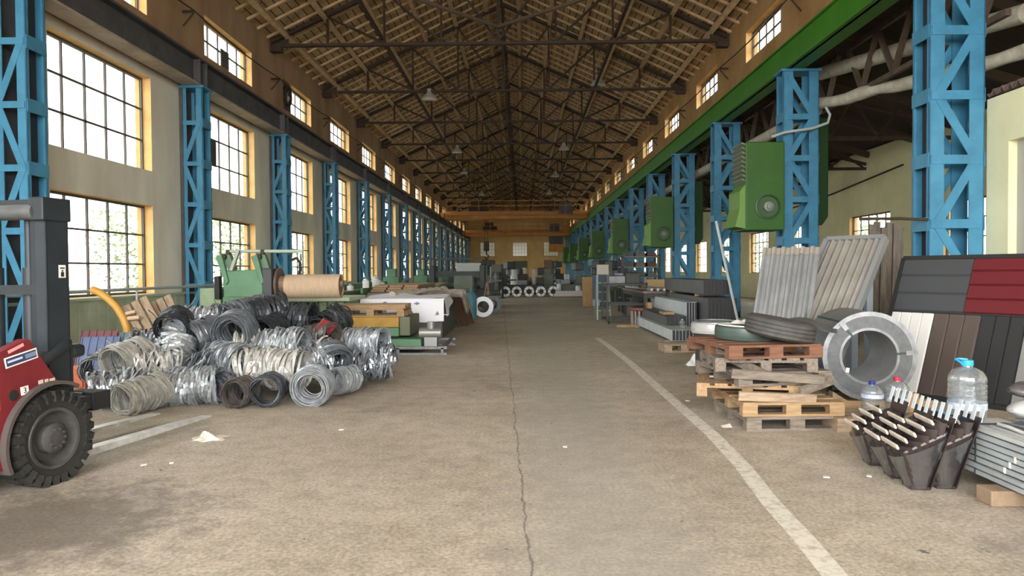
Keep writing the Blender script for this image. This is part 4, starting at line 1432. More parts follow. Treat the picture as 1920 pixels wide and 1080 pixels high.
b = MB()
pl = [LP(430, 560), LP(500, 560), LP(512, 505), LP(428, 507)]
b.prism([(q.x, q.z) for q in pl], 0.5, Matrix.Translation((0, 0.25, 0)) @ Matrix.Rotation(math.pi / 2, 4, 'X'))
b.bx(LP(430, 560).x, LP(500, 560).x, -0.3, 0.3, 0.0, 1.1)
b.build('stand', mgreen, t, bevel=0.02)
MB().bx(LP(386, 560).x, LP(425, 560).x, -0.25, 0.25, 0.0, LP(400, 540).z).build('side_box', mgreen_pale, t, bevel=0.02)
for x0, x1, x2, x3 in ((416, 430, 447, 436), (481, 495, 512, 501)):
    ps = [LP(x0 + 1, 482), LP(x1 - 2, 477), LP(x2 - 6, 528), LP(x3, 534)]
    MB().prism([(q.x, q.z) for q in ps], 0.10, Matrix.Translation((0, -0.2, 0)) @ Matrix.Rotation(math.pi / 2, 4, 'X')).build('upright_arm', mgreen, t, bevel=0.01)
    ps = [LP(x1 - 4, 478), LP(x1 + 8, 478), LP(x2 + 4, 520), LP(x2 - 6, 528)]
    MB().prism([(q.x, q.z) for q in ps], 0.12, Matrix.Translation((0, -0.05, 0)) @ Matrix.Rotation(math.pi / 2, 4, 'X')).build('arm_side', mat('machine_green_dark', (0.10, 0.19, 0.12), 0.5), t)
    MB().cyl(LP(x1 - 2, 482) + Vector((0, -0.25, 0)), LP(x1 - 2, 482) + Vector((0, 0.1, 0)), 0.05, 12).bar(LP(x1 - 2, 482), LP(x1 - 2, 468), 0.08, 0.06).build('arm_pivot', steel_dark, t)
MB().cyl(LP(427, 471), LP(568, 471), 0.028, 10).build('overhead_bar', mat('pale_green_bar', (0.36, 0.44, 0.36), 0.5), t, smooth=True)
MB().bar(LP(447, 507) + Vector((0, -0.3, 0)), LP(460, 470) + Vector((0, -0.3, 0)), 0.07, 0.05).build('prop_lever', mat('bare_grey_lever', (0.34, 0.34, 0.30), 0.5), t)
MB().bx(LP(416, 520).x, LP(425, 520).x, -0.32, -0.2, LP(416, 560).z, LP(416, 518).z).build('side_post', black, t)
MB().bx(LP(502, 520).x, LP(520, 520).x, -0.3, 0.3, LP(510, 560).z, LP(510, 503).z).build('gear_housing', mat('dark_gear_housing', (0.05, 0.055, 0.06), 0.6), t, bevel=0.03)
c = LP(524, 533)
Mx = Matrix.Translation(c) @ Matrix.Rotation(math.pi / 2, 4, 'Y')
MB().lathe([(0.0, -0.02), (0.27, -0.02), (0.28, 0.0), (0.27, 0.02), (0.0, 0.03)], 32, Mx).build('flange_disc', mat('rusty_disc', (0.20, 0.15, 0.12), 0.6, 0.3, (0.12, 0.08, 0.06), 4.0), t, smooth=True)
MB().cyl(c + Vector((0.02, 0, 0)), c + Vector((1.1, 0, 0)), 0.06, 12).cyl(c + Vector((0.02, 0, 0)), c + Vector((0.22, 0, 0)), 0.14, 16).build('mandrel', mat('mandrel_brown', (0.22, 0.16, 0.11), 0.6, 0.2), t)
MB().tube([LP(545, 488), LP(556, 484), LP(562, 492), LP(563, 505), LP(560, 515)], 0.025, 8).build('hydraulic_hose', black, t, smooth=True)
c0, c1 = P(538, 537, DY), P(640, 537, DY)
L = (c1 - c0).length
t = thing('cardboard_roll', 'large brown cardboard tube on the mandrel of the green decoiler', 'roll', c0)
Mx = Matrix.Rotation(math.pi / 2, 4, 'Y')
MB().lathe([(0.17, 0.01), (0.205, 0), (0.207, L * 0.3), (0.205, L * 0.62), (0.205, L), (0.175, L), (0.17, L * 0.5)], 32, Mx, closed=True).build('tube_wall', card, t, smooth=True)
MB().lathe([(0.0, L - 0.02), (0.172, L - 0.02), (0.172, L - 0.05), (0.0, L - 0.05)], 24, Mx, closed=False).build('end_disc', mat('brown_core_end', (0.24, 0.16, 0.09), 0.8, 0, (0.14, 0.09, 0.05), 12.0), t)

# ribbed green machine table under the roll
t = thing('machine_table', 'pale green table with a ribbed front under the cardboard roll', 'table', (-4.05, 14.7, 0))
MB().bx(-0.75, 0.62, -0.1, 1.4, 0.92, 1.0).build('table_top', mat('pale_table_top', (0.48, 0.56, 0.42), 0.5), t, bevel=0.01)
rb_ = MB()
for k in range(7):
    rb_.bx(-0.72 + 0.18 * k, -0.72 + 0.18 * k + 0.13, 0.0, 0.06, 0.12, 0.92)
rb_.bx(-0.72, 0.56, 0.06, 1.3, 0.10, 0.92)
rb_.build('ribbed_front', mgreen_pale, t)
MB().bx(-0.7, -0.6, 0.05, 1.25, 0, 0.1).bx(0.45, 0.55, 0.05, 1.25, 0, 0.1).build('foot', black, t)

# lift table with pallet of boards
LT = thing('lift_table', 'yellow and green lift table on a grey floor frame, right of the heap', 'lift table', (-2.35, 13.75, 0))
MB().bx(-0.98, 0.05, -0.1, 1.3, 0.47, 0.66).build('yellow_platform', mat('machine_yellow', (0.42, 0.24, 0.03), 0.55, 0, (0.30, 0.16, 0.02), 4.0), LT, bevel=0.01)
MB().bx(-0.98, 0.05, -0.1, 1.3, 0.30, 0.465).build('green_deck', mgreen, LT, bevel=0.01)
MB().bx(0.055, 0.25, -0.05, 1.2, 0.31, 0.66).build('side_cheek', mat('dark_olive', (0.12, 0.13, 0.08), 0.6), LT, bevel=0.01)
MB().bx(-0.5, 0.5, -0.35, 0.9, 0.08, 0.27).build('lower_box', mgreen, LT, bevel=0.01)
fr = MB()
for y in (-0.5, 1.2):
    fr.bar((-1.2, y, 0.13), (0.98, y, 0.13), 0.05, 0.05).bar((-1.2, y, 0.02), (0.98, y, 0.02), 0.04, 0.04)
for x in (-1.2, 0.1, 0.9):
    fr.bar((x, -0.5, 0.13), (x, 1.2, 0.13), 0.05, 0.05)
    for y in (-0.5, 1.2):
        fr.bar((x, y, 0), (x, y, 0.13), 0.05, 0.05)
fr.build('floor_frame', steel_grey, LT)
MB().bx(-0.9, 0.0, 0.0, 1.2, 0.27, 0.30).build('base_slab', black, LT)
mo = MB().cyl((0.45, -0.2, 0.37), (0.85, -0.2, 0.37), 0.10, 16).cyl((0.66, -0.2, 0.45), (0.66, -0.2, 0.58), 0.07, 12).bx(0.55, 0.78, -0.32, -0.08, 0.13, 0.3)
mo.build('pump_motor', mat('motor_grey', (0.26, 0.26, 0.25), 0.45, 0.5), LT)
pallet('fresh wooden pallet on the yellow lift table', (-2.86, 14.25, 0.66), 0, pal_new, 1.28, 0.9, 5)
for i in range(3):
    tag(MB().box((0, 0, 0.04), (1.28 - 0.03 * i, 0.16, 0.08)).build('timber_board', pal_new, loc=(-2.84 + 0.01 * i, 13.9 + 0.3 * i, 0.805), bevel=0.005),
        'fresh timber board on the lift table pallet, ' + ('front', 'middle', 'rear')[i] + ' one of three', 'board', 'timber boards on the lift table pallet')

# grey box under a printed white sheet
t = thing('grey_crate', 'long dark grey sheet metal crate under the printed white sheet', 'crate', (-1.72, 15.75, 0))
MB().bx(-1.7, 0.0, 0.0, 3.1, 0.08, 0.80).build('crate_body', mat('dark_grey_crate_paint', (0.085, 0.09, 0.085), 0.6, 0, (0.06, 0.065, 0.062), 2.0), t, bevel=0.01)
MB().bx(-1.6, -1.45, 0.1, 3.0, 0, 0.08).bx(-0.2, -0.05, 0.1, 3.0, 0, 0.08).build('runner', pal_old, t)
MB().bx(-1.7, 0.0, 0.0, 3.1, 0.80, 0.86).build('crate_lid', mat('lid_wood', (0.36, 0.28, 0.20), 0.8), t)
tarp_m = mat('white_printed_sheet', (0.74, 0.75, 0.80), 0.6)
t = thing('printed_sheet', 'white plastic sheet with small blue emblems draped over the grey crate', 'plastic sheet', (-1.72, 15.75, 0))


def drape(u, v):
    # u along the crate front edge (x), v from the top back to the hanging front hem
    x = -1.75 + 1.79 * u
    wob = 0.03 * math.sin(9 * u) + 0.02 * math.sin(23 * u + 4 * v)
    if v < 0.55:
        s = v / 0.55
        return (x, 1.6 - 1.63 * s, 0.90 + 0.05 * math.sin(7 * u + 5 * s) * (1 - s) + 0.06 * (1 - s) * math.sin(3 * u) + 0.02)
    s = (v - 0.55) / 0.45
    drop = 0.36 + 0.12 * u + 0.03 * math.sin(11 * u)
    return (x + 0.02 * math.sin(9 * u) * s, -0.035 - 0.05 * s * (1 + math.sin(8 * u)) - wob * 0.6 * s, 0.895 - drop * s)


MB().sheet(drape, 40, 24, 0.004).build('sheet', tarp_m, t, smooth=True)


def drape_side(u, v):
    y = 1.3 * u
    if v < 0.5:
        return (-0.55 + 0.6 * (v / 0.5), y, 0.915 + 0.03 * math.sin(6 * u + 3 * v))
    s = (v - 0.5) / 0.5
    return (0.05 + 0.04 * s + 0.02 * math.sin(9 * u) * s, y + 0.1 * s, 0.91 - (0.38 - 0.3 * u) * s)


MB().sheet(drape_side, 20, 20, 0.004).build('side_fold', tarp_m, t, smooth=True)
inkm = mat('blue_print', (0.16, 0.20, 0.36), 0.6)
for i, (u, v, k) in enumerate(((0.30, 0.62, 'diamond'), (0.30, 0.80, 'triangle'), (0.62, 0.82, 'triangle'), (0.68, 0.62, 'diamond'), (0.92, 0.83, 'triangle'), (0.06, 0.75, 'diamond'))):
    p = Vector(drape(u, v)) + Vector((0, -0.012, 0))
    M = Matrix.Translation(p) @ Matrix.Rotation(math.pi / 2, 4, 'X')
    if k == 'triangle':
        MB().prism([(-0.05, -0.04), (0.05, -0.04), (0.0, 0.05)], 0.004, M).build('printed_emblem', inkm, t)
        MB(M).box((0.17, -0.03, 0.002), (0.16, 0.015, 0.004)).build('printed_line', mat('pale_blue_print', (0.48, 0.52, 0.62), 0.6), t)
    else:
        MB().prism([(-0.07, 0), (0, -0.035), (0.07, 0), (0, 0.035)], 0.004, M).build('printed_emblem', inkm, t)
# second, greyish sheet with brown plates behind
t = thing('grey_wrap', 'crumpled grey brown wrapping over the rear end of the crate', 'wrapping', (-1.72, 17.9, 0))
MB().sheet(lambda u, v: (-0.9 + 1.15 * min(v, 0.62) / 0.62 + (0.12 * (v - 0.62) / 0.38 if v > 0.62 else 0), 1.5 * u - 0.1, 0.95 + 0.05 * math.sin(13 * u + 6 * v) + 0.04 * math.sin(5 * v + 21 * u) - (0.42 * (v - 0.62) / 0.38 if v > 0.62 else 0)), 30, 20, 0.005).build('wrap', mat('dirty_wrap', (0.38, 0.33, 0.29), 0.8, 0, (0.22, 0.18, 0.15), 7.0), t, smooth=True)
for i, (px, lab) in enumerate(((868, 'rusty plate leaning at the rear corner of the grey crate'), (878, 'rusty plate leaning behind the first at the crate corner'))):
    q = G(px, 612 - 4 * i)
    e = frame_from(q, Vector((0.5, 1, 0)), Vector((-0.35, 0.1, 1)))
    tag(MB(Matrix.Translation(q + Vector((-0.1, 0.1, 0.36))) @ e.to_matrix().to_4x4()).box((0, 0, 0), (0.6, 0.75, 0.02)).box((0.24, 0, 0.02), (0.05, 0.75, 0.03)).build('rusty_plate', mat('rusty_plate_steel', (0.14, 0.075, 0.045), 0.8, 0, (0.08, 0.045, 0.03), 6.0)), lab, 'plate')
# twisted canvas roll lying on the crate
t = thing('twisted_roll', 'long twisted pale roll lying along the back of the crate top', 'roll', (0, 0, 0))
a, b_ = P(735, 553, 17.0), P(836, 543, 19.6)
pts = [a.lerp(b_, i / 30) for i in range(31)]
MB().tube(pts, 0.09, 10, rr=[0.085 + 0.02 * math.sin(i * 1.6) for i in range(31)]).build('roll', mat('pale_canvas', (0.50, 0.46, 0.38), 0.85, 0, (0.32, 0.29, 0.24), 8.0), t, smooth=True)
# ------------------------------------------------------------------ pallet stack with tyre and tub
def rz_of(d):
    return math.radians(d)


ST = [  # x, y, yaw, material, label
    (2.52, 7.38, 2, pal_grey, 'weathered grey pallet at the bottom of the right pallet stack'),
    (2.50, 7.40, 1, pal_new, 'light fresh pallet second from the bottom of the right pallet stack'),
    (2.28, 7.62, -14, pal_new, 'pallet third from the bottom of the right pallet stack, pushed back'),
    (2.42, 7.58, 9, pal_grey, 'grey broken pallet in the middle of the right pallet stack'),
    (2.36, 7.56, -5, pal_grey, 'dark grey pallet just under the reddish top one of the right stack'),
    (2.32, 7.55, 9, pal_red, 'reddish brown pallet on top of the right pallet stack, under the tyre'),
]
for i, (x, y, a, m, lab) in enumerate(ST):
    pallet(lab, (x, y, 0.1305 * i), math.radians(90 + a) if i in (2, 4) else math.radians(a), m, 1.0 if i in (2, 4) else 0.95, 0.95 if i in (2, 4) else 1.05, 5 if i % 2 else 6, Ht=0.13)
TOPZ = 0.785
# broken boards sticking out of the stack
for i, (a, b, lab, m) in enumerate((
        ((1335, 655, 7.5), (1440, 705, 6.95), 'grey splintered board slanting down across the left of the pallet stack', pal_grey),
        ((1372, 700, 6.95), (1545, 712, 6.90), 'long grey board lying across the front of the pallet stack', pal_grey),
        ((1500, 735, 6.9), (1562, 712, 7.0), 'short broken board at the right front of the pallet stack', pal_grey),
        ((1385, 742, 6.92), (1530, 748, 6.90), 'brown board along the front of the pallet stack, lower middle', pal_old))):
    A, B_ = P(*a), P(*b)
    tag(MB().bar(A, B_, 0.03, 0.085, up=(0, -0.25, 1)).build('broken_board', m), lab, 'board')


def tyre_thing(name, label, loc, rot, Rr, Wd, m, rim=None):
    t = thing(name, label, 'tyre', loc, rot=rot)
    h = Wd / 2
    g = [(Rr * 0.60, -h * 0.75), (Rr * 0.70, -h), (Rr * 0.88, -h), (Rr * 0.965, -h * 0.80)]
    for k in range(4):
        z0 = -h * 0.72 + k * h * 0.40
        g += [(Rr, z0), (Rr, z0 + h * 0.28), (Rr - 0.012, z0 + h * 0.31), (Rr - 0.012, z0 + h * 0.37)]
    g += [(Rr * 0.965, h * 0.80), (Rr * 0.88, h), (Rr * 0.70, h), (Rr * 0.60, h * 0.75)]
    MB().lathe(g, 56, closed=True).build('tread', m, t, smooth=True)
    MB().lathe([(Rr * 0.60, -h * 0.7), (Rr * 0.62, 0), (Rr * 0.60, h * 0.7), (Rr * 0.57, h * 0.6), (Rr * 0.57, -h * 0.6)], 40, closed=True).build('bead', black, t, smooth=True)
    return t


q = P(1466, 632, 7.25)
tyre_thing('car_tyre', 'worn black car tyre lying on top of the pallet stack', (q.x, 7.30, TOPZ + 0.135), (0.10, 0.16, 0.3), 0.335, 0.19, mat('worn_car_tyre', (0.075, 0.072, 0.068), 0.7, 0, (0.045, 0.043, 0.04), 10.0))
q = P(1405, 640, 7.5)
gm = mat('dark_green_coated_strip', (0.075, 0.11, 0.092), 0.35, 0.15, (0.05, 0.075, 0.063), 3.0, stretch=(1, 1, 12))
t = thing('green_coil', 'flat dark green coated coil lying on the pallet stack under the tyre', 'coil', (q.x, 7.62, TOPZ), rot=(0.0, 0.04, 0))
MB().lathe([(0.15, 0.0), (0.30, 0.0), (0.315, 0.05), (0.312, 0.12), (0.29, 0.135), (0.15, 0.135)], 40, closed=True).build('windings', gm, t, smooth=True)
MB().lathe([(0.16, 0.136), (0.29, 0.137), (0.285, 0.145), (0.16, 0.144)], 32, closed=True).build('white_wrap', mat('white_wrap_film', (0.80, 0.81, 0.80), 0.5), t, smooth=True)
MB().sheet(lambda u, v: (-0.12 + 0.25 * u, 0.05 + 0.24 * v, 0.15 + 0.04 * math.sin(6 * u) * math.sin(5 * v)), 10, 10, 0.003).build('crumpled_film', mat('white_wrap_film', (0, 0, 0)), t, smooth=True)

# white coil on a drum behind
q = G(1345, 668)
t = thing('strip_coil', 'white bright strip coil on a black drum behind the pallet stack', 'coil', (P(1340, 625, 10.6).x, 10.6, 0))
MB().lathe([(0.0, 0), (0.27, 0), (0.27, 0.60), (0.0, 0.60)], 28).build('drum', mat('black_drum', (0.03, 0.03, 0.032), 0.5), t, smooth=True)
MB().lathe([(0.19, 0.61), (0.32, 0.60), (0.335, 0.65), (0.33, 0.73), (0.31, 0.75), (0.20, 0.74)], 36, closed=True).build('windings', mat('white_strip', (0.74, 0.75, 0.74), 0.35, 0.4, (0.52, 0.52, 0.52), 3.0, stretch=(1, 1, 14)), t, smooth=True)
MB().lathe([(0.27, 0.76), (0.285, 0.755), (0.29, 0.77), (0.275, 0.775)], 30, closed=True).build('binding_ring', strip['mid'], t, smooth=True)
for i, (px, py, Y, sx, lab) in enumerate(((1330, 650, 10.3, 0.3, 'crumpled white film on the floor behind the pallet stack'), (1300, 655, 11.6, 0.22, 'white foam piece on the floor by the purlin bundles'))):
    q = P(px, py, Y)
    tag(MB().sheet(lambda u, v: (q.x + sx * (u - .5), Y + sx * (v - .5), 0.0 + 0.14 * math.sin(math.pi * u) * math.sin(math.pi * v) * (1 + 0.4 * math.sin(9 * u + 4 * v)) + 0.006), 14, 14, 0.004).build('plastic_film', mat('white_wrap_film', (0, 0, 0)), smooth=True), lab, 'film')

# ------------------------------------------------------------------ big steel coil
cm_side = mat('galvanised_coil_edge', (0.125, 0.13, 0.137), 0.5, 0.3, (0.09, 0.095, 0.10), 14.0)
cm_wrap = mat('galvanised_coil_wrap', (0.20, 0.21, 0.22), 0.4, 0.45, (0.15, 0.157, 0.165), 3.0)
cc = P(1630, 688, 7.95)
CR = 0.475
ax = Vector((0.14, 1, 0)).normalized()
q0 = Vector((cc.x, 7.95, CR + 0.085))
t = thing('steel_coil', 'big galvanised steel coil with strapped edge standing right of the pallet stack', 'coil', (q0.x, q0.y, 0.085))
zq = Vector((0, 0, 1)).rotation_difference(ax).to_matrix().to_4x4()
Mx = Matrix.Translation((0, 0, CR)) @ zq
Lc = 0.92
MB().lathe([(0.285, 0.0), (CR - 0.004, 0.0), (CR - 0.004, Lc), (0.285, Lc)], 72, Mx, closed=True).build('windings', cm_side, t, smooth=True)
MB().lathe([(CR - 0.004, 0.02), (CR, 0.02), (CR + 0.001, Lc - 0.02), (CR - 0.004, Lc - 0.02)], 72, Mx, closed=True).build('outer_wrap', cm_wrap, t, smooth=True)
edge = MB()
for (r0, r1) in ((CR - 0.045, CR + 0.004), (0.278, 0.305)):
    edge.lathe([(r0, -0.006), (r1, -0.006), (r1, 0.03), (r0, 0.004)], 72, Mx, closed=True)
edge.build('edge_protector', mat('bright_edge_ring', (0.30, 0.31, 0.325), 0.35, 0.5, (0.17, 0.176, 0.185), 6.0), t, smooth=True)
MB().lathe([(0.279, 0.01), (0.2845, 0.01), (0.2845, Lc - 0.01), (0.279, Lc - 0.01)], 72, Mx, closed=True).build('bore_lining', mat('lit_bore_grey', (0.36, 0.37, 0.385), 0.5, 0.1, (0.28, 0.29, 0.30), 4.0), t, smooth=True)  # added pale lining: light inside the bore is painted in
for a in (-14, -137):
    c, s_ = math.cos(math.radians(a)), math.sin(math.radians(a))
    mb = MB(Mx)
    mb.bar((0.27 * c, 0.27 * s_, -0.012), ((CR + 0.006) * c, (CR + 0.006) * s_, -0.012), 0.022, 0.003, up=(0, 0, 1))
    mb.bar(((CR + 0.004) * c, (CR + 0.004) * s_, -0.01), ((CR + 0.004) * c, (CR + 0.004) * s_, Lc), 0.022, 0.004, up=(c, s_, 0))
    mb.build('strap', mat('dark_green_strap', (0.02, 0.05, 0.035), 0.5), t)
    mb = MB(Mx)
    mb.bar(((CR - 0.11) * c, (CR - 0.11) * s_, -0.016), ((CR + 0.004) * c, (CR + 0.004) * s_, -0.016), 0.05, 0.004, up=(0, 0, 1))
    mb.build('corner_plate', mat('bright_edge_ring', (0, 0, 0)), t)
MB(Mx).box((-0.20, 0.18, -0.01), (0.035, 0.05, 0.004)).build('tag_label', sticker_white, t)
for i, (y, lab) in enumerate(((8.02, 'front timber under the big steel coil'), (8.62, 'rear timber under the big steel coil'))):
    tag(MB().box((0, 0, 0.04), (1.35, 0.12, 0.08)).build('timber_skid', pal_new, loc=(q0.x + 0.02, y, 0), bevel=0.005), lab, 'timber', 'timbers under the big steel coil')
for sg, lab in ((-1, 'left wedge holding the big steel coil'), (1, 'right wedge holding the big steel coil')):
    tag(MB().prism([(0, 0), (0.16, 0), (0.16, 0.10)], 0.1, Matrix.Translation((0, 0.05, 0)) @ Matrix.Rotation(math.pi / 2, 4, 'X') @ Matrix.Scale(-1 if sg < 0 else 1, 4, (1, 0, 0))).build('wedge', pal_old, loc=(q0.x + sg * 0.22, 8.02, 0.08)), lab, 'wedge')
q = P(1478, 605, 8.75)
t = thing('bent_sheet', 'bent grey sheet offcut lying between the tyre and the big coil', 'sheet', (0, 0, 0))
MB().sheet(lambda u, v: P(1475 + 95 * u, 598 + 8 * u + 14 * v, 8.2 - 0.5 * v) + Vector((0, 0, 0.03 * math.sin(5 * u))), 14, 6, 0.003).build('sheet', steel_grey, t, smooth=True)
tag(MB().box((0, 0, 0.28), (0.5, 0.35, 0.56)).build('steel_block', mat('dull_steel_block', (0.16, 0.17, 0.18), 0.55, 0.4), loc=(3.02, 8.55, 0), bevel=0.02), 'dull steel block between pallet stack and big coil', 'block')

# ------------------------------------------------------------------ leaning corrugated sheets
galv = mat('galvanised_sheet', (0.40, 0.42, 0.44), 0.34, 0.5, (0.25, 0.265, 0.28), 2.0, stretch=(1, 1, 0.5))


def leaning_sheet(name, label, o, W, U, m, waves, amp, frame=None, top=None, sharp=False):
    o, W, U = Vector(o), Vector(W), Vector(U)
    n = W.cross(U).normalized()
    if n.y > 0:
        n = -n
    t = thing(name, label, 'sheet', o)

    def prof(s):
        ph = (s * waves) % 1.0
        if sharp:
            return amp * (1 if ph < 0.30 else max(0, 1 - (ph - 0.30) / 0.10) if ph < 0.40 else 0 if ph < 0.9 else (ph - 0.9) / 0.1)
        return amp * 0.5 * (1 + math.cos(2 * math.pi * ph))
    MB().sheet(lambda u, v: W * u + U * v + n * prof(u), waves * 12, 10, 0.0015).build('corrugated_panel', m, t, smooth=not sharp)
    if frame is not None:
        un, wn_ = U.normalized(), W.normalized()
        f = MB()
        for a, b in ((Vector(), U), (W, W + U), (Vector(), W), (U, U + W)):
            f.bar(a, b, 0.06, 0.10, up=n)
        f.build('frame', frame, t)
    if top is not None:
        MB().sheet(lambda u, v: W * u + U * (0.955 + 0.055 * v) + n * (prof(u) + 0.012), waves * 12, 2, 0.003).build('top_edge_trim', top, t)
    return t


leaning_sheet('corrugated_sheet', 'bright galvanised corrugated sheet leaning left of the framed one', (2.84, 9.55, 0.0), (0.60, -0.42, 0), (0.42, 0.48, 1.76), galv, 6, 0.045, None, mat('brown_grey_trim', (0.26, 0.23, 0.20), 0.7), True)
leaning_sheet('corrugated_sheet', 'grey framed corrugated panel leaning over to the right', (2.98, 9.15, 0.02), (0.50, -0.56, 0), (1.12, 0.86, 1.86), mat('beige_grey_sheet', (0.38, 0.365, 0.335), 0.4, 0.35, (0.26, 0.245, 0.225), 2.0), 8, 0.05, mat('frame_grey_paint', (0.24, 0.25, 0.26), 0.5, 0.2), None)
t = thing('sheet_stand', 'grey steel stand behind the framed corrugated panel', 'stand', (0, 0, 0))
MB().bar((4.25, 9.6, 0), (4.25, 9.6, 1.3), 0.16, 0.08).build('post', mat('stand_blue_grey', (0.22, 0.26, 0.31), 0.5, 0.2), t)
MB().bar((4.6, 9.9, 0), (4.6, 9.9, 1.5), 0.08, 0.08).build('post', mat('stand_blue_grey', (0, 0, 0)), t)
MB().bx(4.1, 4.75, 9.45, 10.05, 0, 0.04).build('base', mat('stand_blue_grey', (0, 0, 0)), t)

# bundle of upright weathered planks by the first right column
wood_dark = mat('weathered_dark_plank', (0.17, 0.145, 0.12), 0.9, 0, (0.075, 0.062, 0.052), 4.0, stretch=(8, 8, 0.6))
for i in range(6):
    x = 5.18 + 0.088 * i
    tag(MB().bar((x - 0.09, 10.95 + 0.03 * (i % 2), 0), (x, 11.05 + 0.03 * (i % 2), 2.15 + 0.05 * math.sin(i * 2.3)), 0.08, 0.05, up=(0, 1, 0)).build('plank', wood_dark),
        'tall dark weathered plank standing against the first right column, %s from the left' % ORD[i], 'plank', 'upright dark planks by the first right column')
tag(MB().tube([(5.0, 11.06, 2.235), (5.25, 11.06, 2.235), (5.6, 11.06, 2.235), (5.88, 10.82, 2.2)], 0.022, 8).build('bar', steel_dark), 'thin dark bar above the upright planks reaching to the blue column', 'bar')

# ------------------------------------------------------------------ display board with coloured cladding samples
b0 = Vector((4.27, 9.04, 0.02)); bd = Vector((0.527, -0.85, 0)); up = Vector((0.524, 0.325, 1.60))
bn = bd.cross(up).normalized()
if bn.x > 0:
    bn = -bn
t = thing('display_board', 'leaning display board with grey, red, white, brown and black cladding samples', 'display board', b0)
BLn = 1.75
MB().sheet(lambda u, v: bd * (BLn * u) + up * v - bn * 0.025, 2, 2, 0.03).build('backing_panel', mat('board_backing', (0.10, 0.10, 0.10), 0.7), t)


def clad(nm, u0, u1, v0, v1, m, n, vertical, ridge=0.02):
    mb = MB()
    for k in range(n):
        a, b = k / n, (k + 1) / n
        if vertical:
            A, B_, C, D = u0 + (u1 - u0) * a, u0 + (u1 - u0) * b, v0, v1
            g0 = 0.012 / (u1 - u0) / BLn
            mb.sheet(lambda u, v: bd * (BLn * (A + (B_ - A) * u)) + up * (C + (D - C) * v) + bn * (0.004 + ridge * (0 if u > 0.92 or u < 0.02 else 1)), 12, 1, 0.004)
        else:
            A, B_, C, D = u0, u1, v0 + (v1 - v0) * a, v0 + (v1 - v0) * b
            mb.sheet(lambda u, v: bd * (BLn * (A + (B_ - A) * u)) + up * (C + (D - C) * v) + bn * (0.004 + ridge * (0 if v > 0.93 or v < 0.02 else 1 - 0.5 * v)), 1, 14, 0.004)
    return mb.build(nm, m, t)


pc = t
mg = mat('anthracite_panel', (0.050, 0.054, 0.060), 0.45)
clad('grey_sample', 0.0, 0.485, 0.60, 1.0, mg, 3, False, 0.016)
clad('red_sample', 0.49, 1.0, 0.60, 1.0, mat('wine_red_panel', (0.115, 0.012, 0.017), 0.42), 4, False, 0.02)
clad('white_sample', 0.0, 0.30, 0.02, 0.585, mat('white_grey_panel', (0.62, 0.62, 0.60), 0.4), 4, True)
clad('brown_sample', 0.305, 0.60, 0.02, 0.585, mat('brown_panel', (0.075, 0.058, 0.050), 0.42), 3, True)
clad('black_sample', 0.605, 0.86, 0.02, 0.585, mat('black_panel', (0.020, 0.021, 0.023), 0.42), 3, True)
clad('grey_sample', 0.865, 1.0, 0.02, 0.585, mat('mid_grey_panel', (0.20, 0.20, 0.20), 0.42), 2, True)
fr = MB()
for a, b in ((up * 1.0, up + bd * BLn), (Vector(), bd * BLn), (Vector(), up), (bd * BLn, bd * BLn + up)):
    fr.bar(a + bn * 0.01, b + bn * 0.01, 0.05, 0.03, up=bn)
fr.bar(up * 0.5925 + bn * 0.015, up * 0.5925 + bd * BLn + bn * 0.015, 0.02, 0.02, up=bn)
fr.build('frame', black, t)
lg = MB()
for s_ in (0.15, 1.55):
    lg.bar(bd * s_ + up * 0.8 - bn * 0.05, bd * s_ + Vector((0.85, 0.53, 0)) * 1.0, 0.05, 0.05)
lg.build('rear_strut', steel_grey, t)

# ------------------------------------------------------------------ stack of galvanised profiles at the right edge
pf = mat('galvanised_profile', (0.58, 0.64, 0.67), 0.38, 0.4, (0.44, 0.49, 0.52), 3.0)
pfw = mat('pale_profile', (0.66, 0.69, 0.68), 0.4, 0.3, (0.52, 0.55, 0.55), 3.0)
rnd = random.Random(5)
XA = 3.06
for L in range(8):
    z = 0.105 + 0.0415 * L
    ye = 5.48 - 0.03 * L + rnd.gauss(0, 0.02)
    for c in range(3):
        x0 = XA + 0.42 * c + rnd.gauss(0, 0.006)
        mb = MB()
        w = 0.405
        mb.bx(x0, x0 + w, 1.6, ye, z, z + 0.004).bx(x0, x0 + 0.004, 1.6, ye, z, z + 0.036).bx(x0 + w - 0.004, x0 + w, 1.6, ye, z, z + 0.036)
        mb.bx(x0, x0 + 0.03, 1.6, ye, z + 0.034, z + 0.038).bx(x0 + w - 0.03, x0 + w, 1.6, ye, z + 0.034, z + 0.038)
        mb.bx(x0 + 0.1, x0 + 0.106, 1.6, ye, z, z + 0.036).bx(x0 + 0.2, x0 + 0.206, 1.6, ye, z, z + 0.036).bx(x0 + 0.3, x0 + 0.306, 1.6, ye, z, z + 0.036)
        mb.bx(x0 + 0.1, x0 + 0.306, 1.6, ye, z + 0.034, z + 0.038)
        tag(mb.build('steel_profile', pfw if L == 7 else pf), 'galvanised profile in the stack at the right edge, %s layer from the floor, %s row' % (ORD[L], ('aisle', 'middle', 'outer')[c]), 'profile', 'galvanised profiles stacked at the right edge')
tag(MB().tube([(XA - 0.006, 5.02, 0.10), (XA - 0.006, 5.02, 0.445), (XA + 1.26, 5.02, 0.445), (XA + 1.26, 5.02, 0.10)], 0.006, 6).build('strap', black), 'thin black strap around the galvanised profile stack', 'strap')
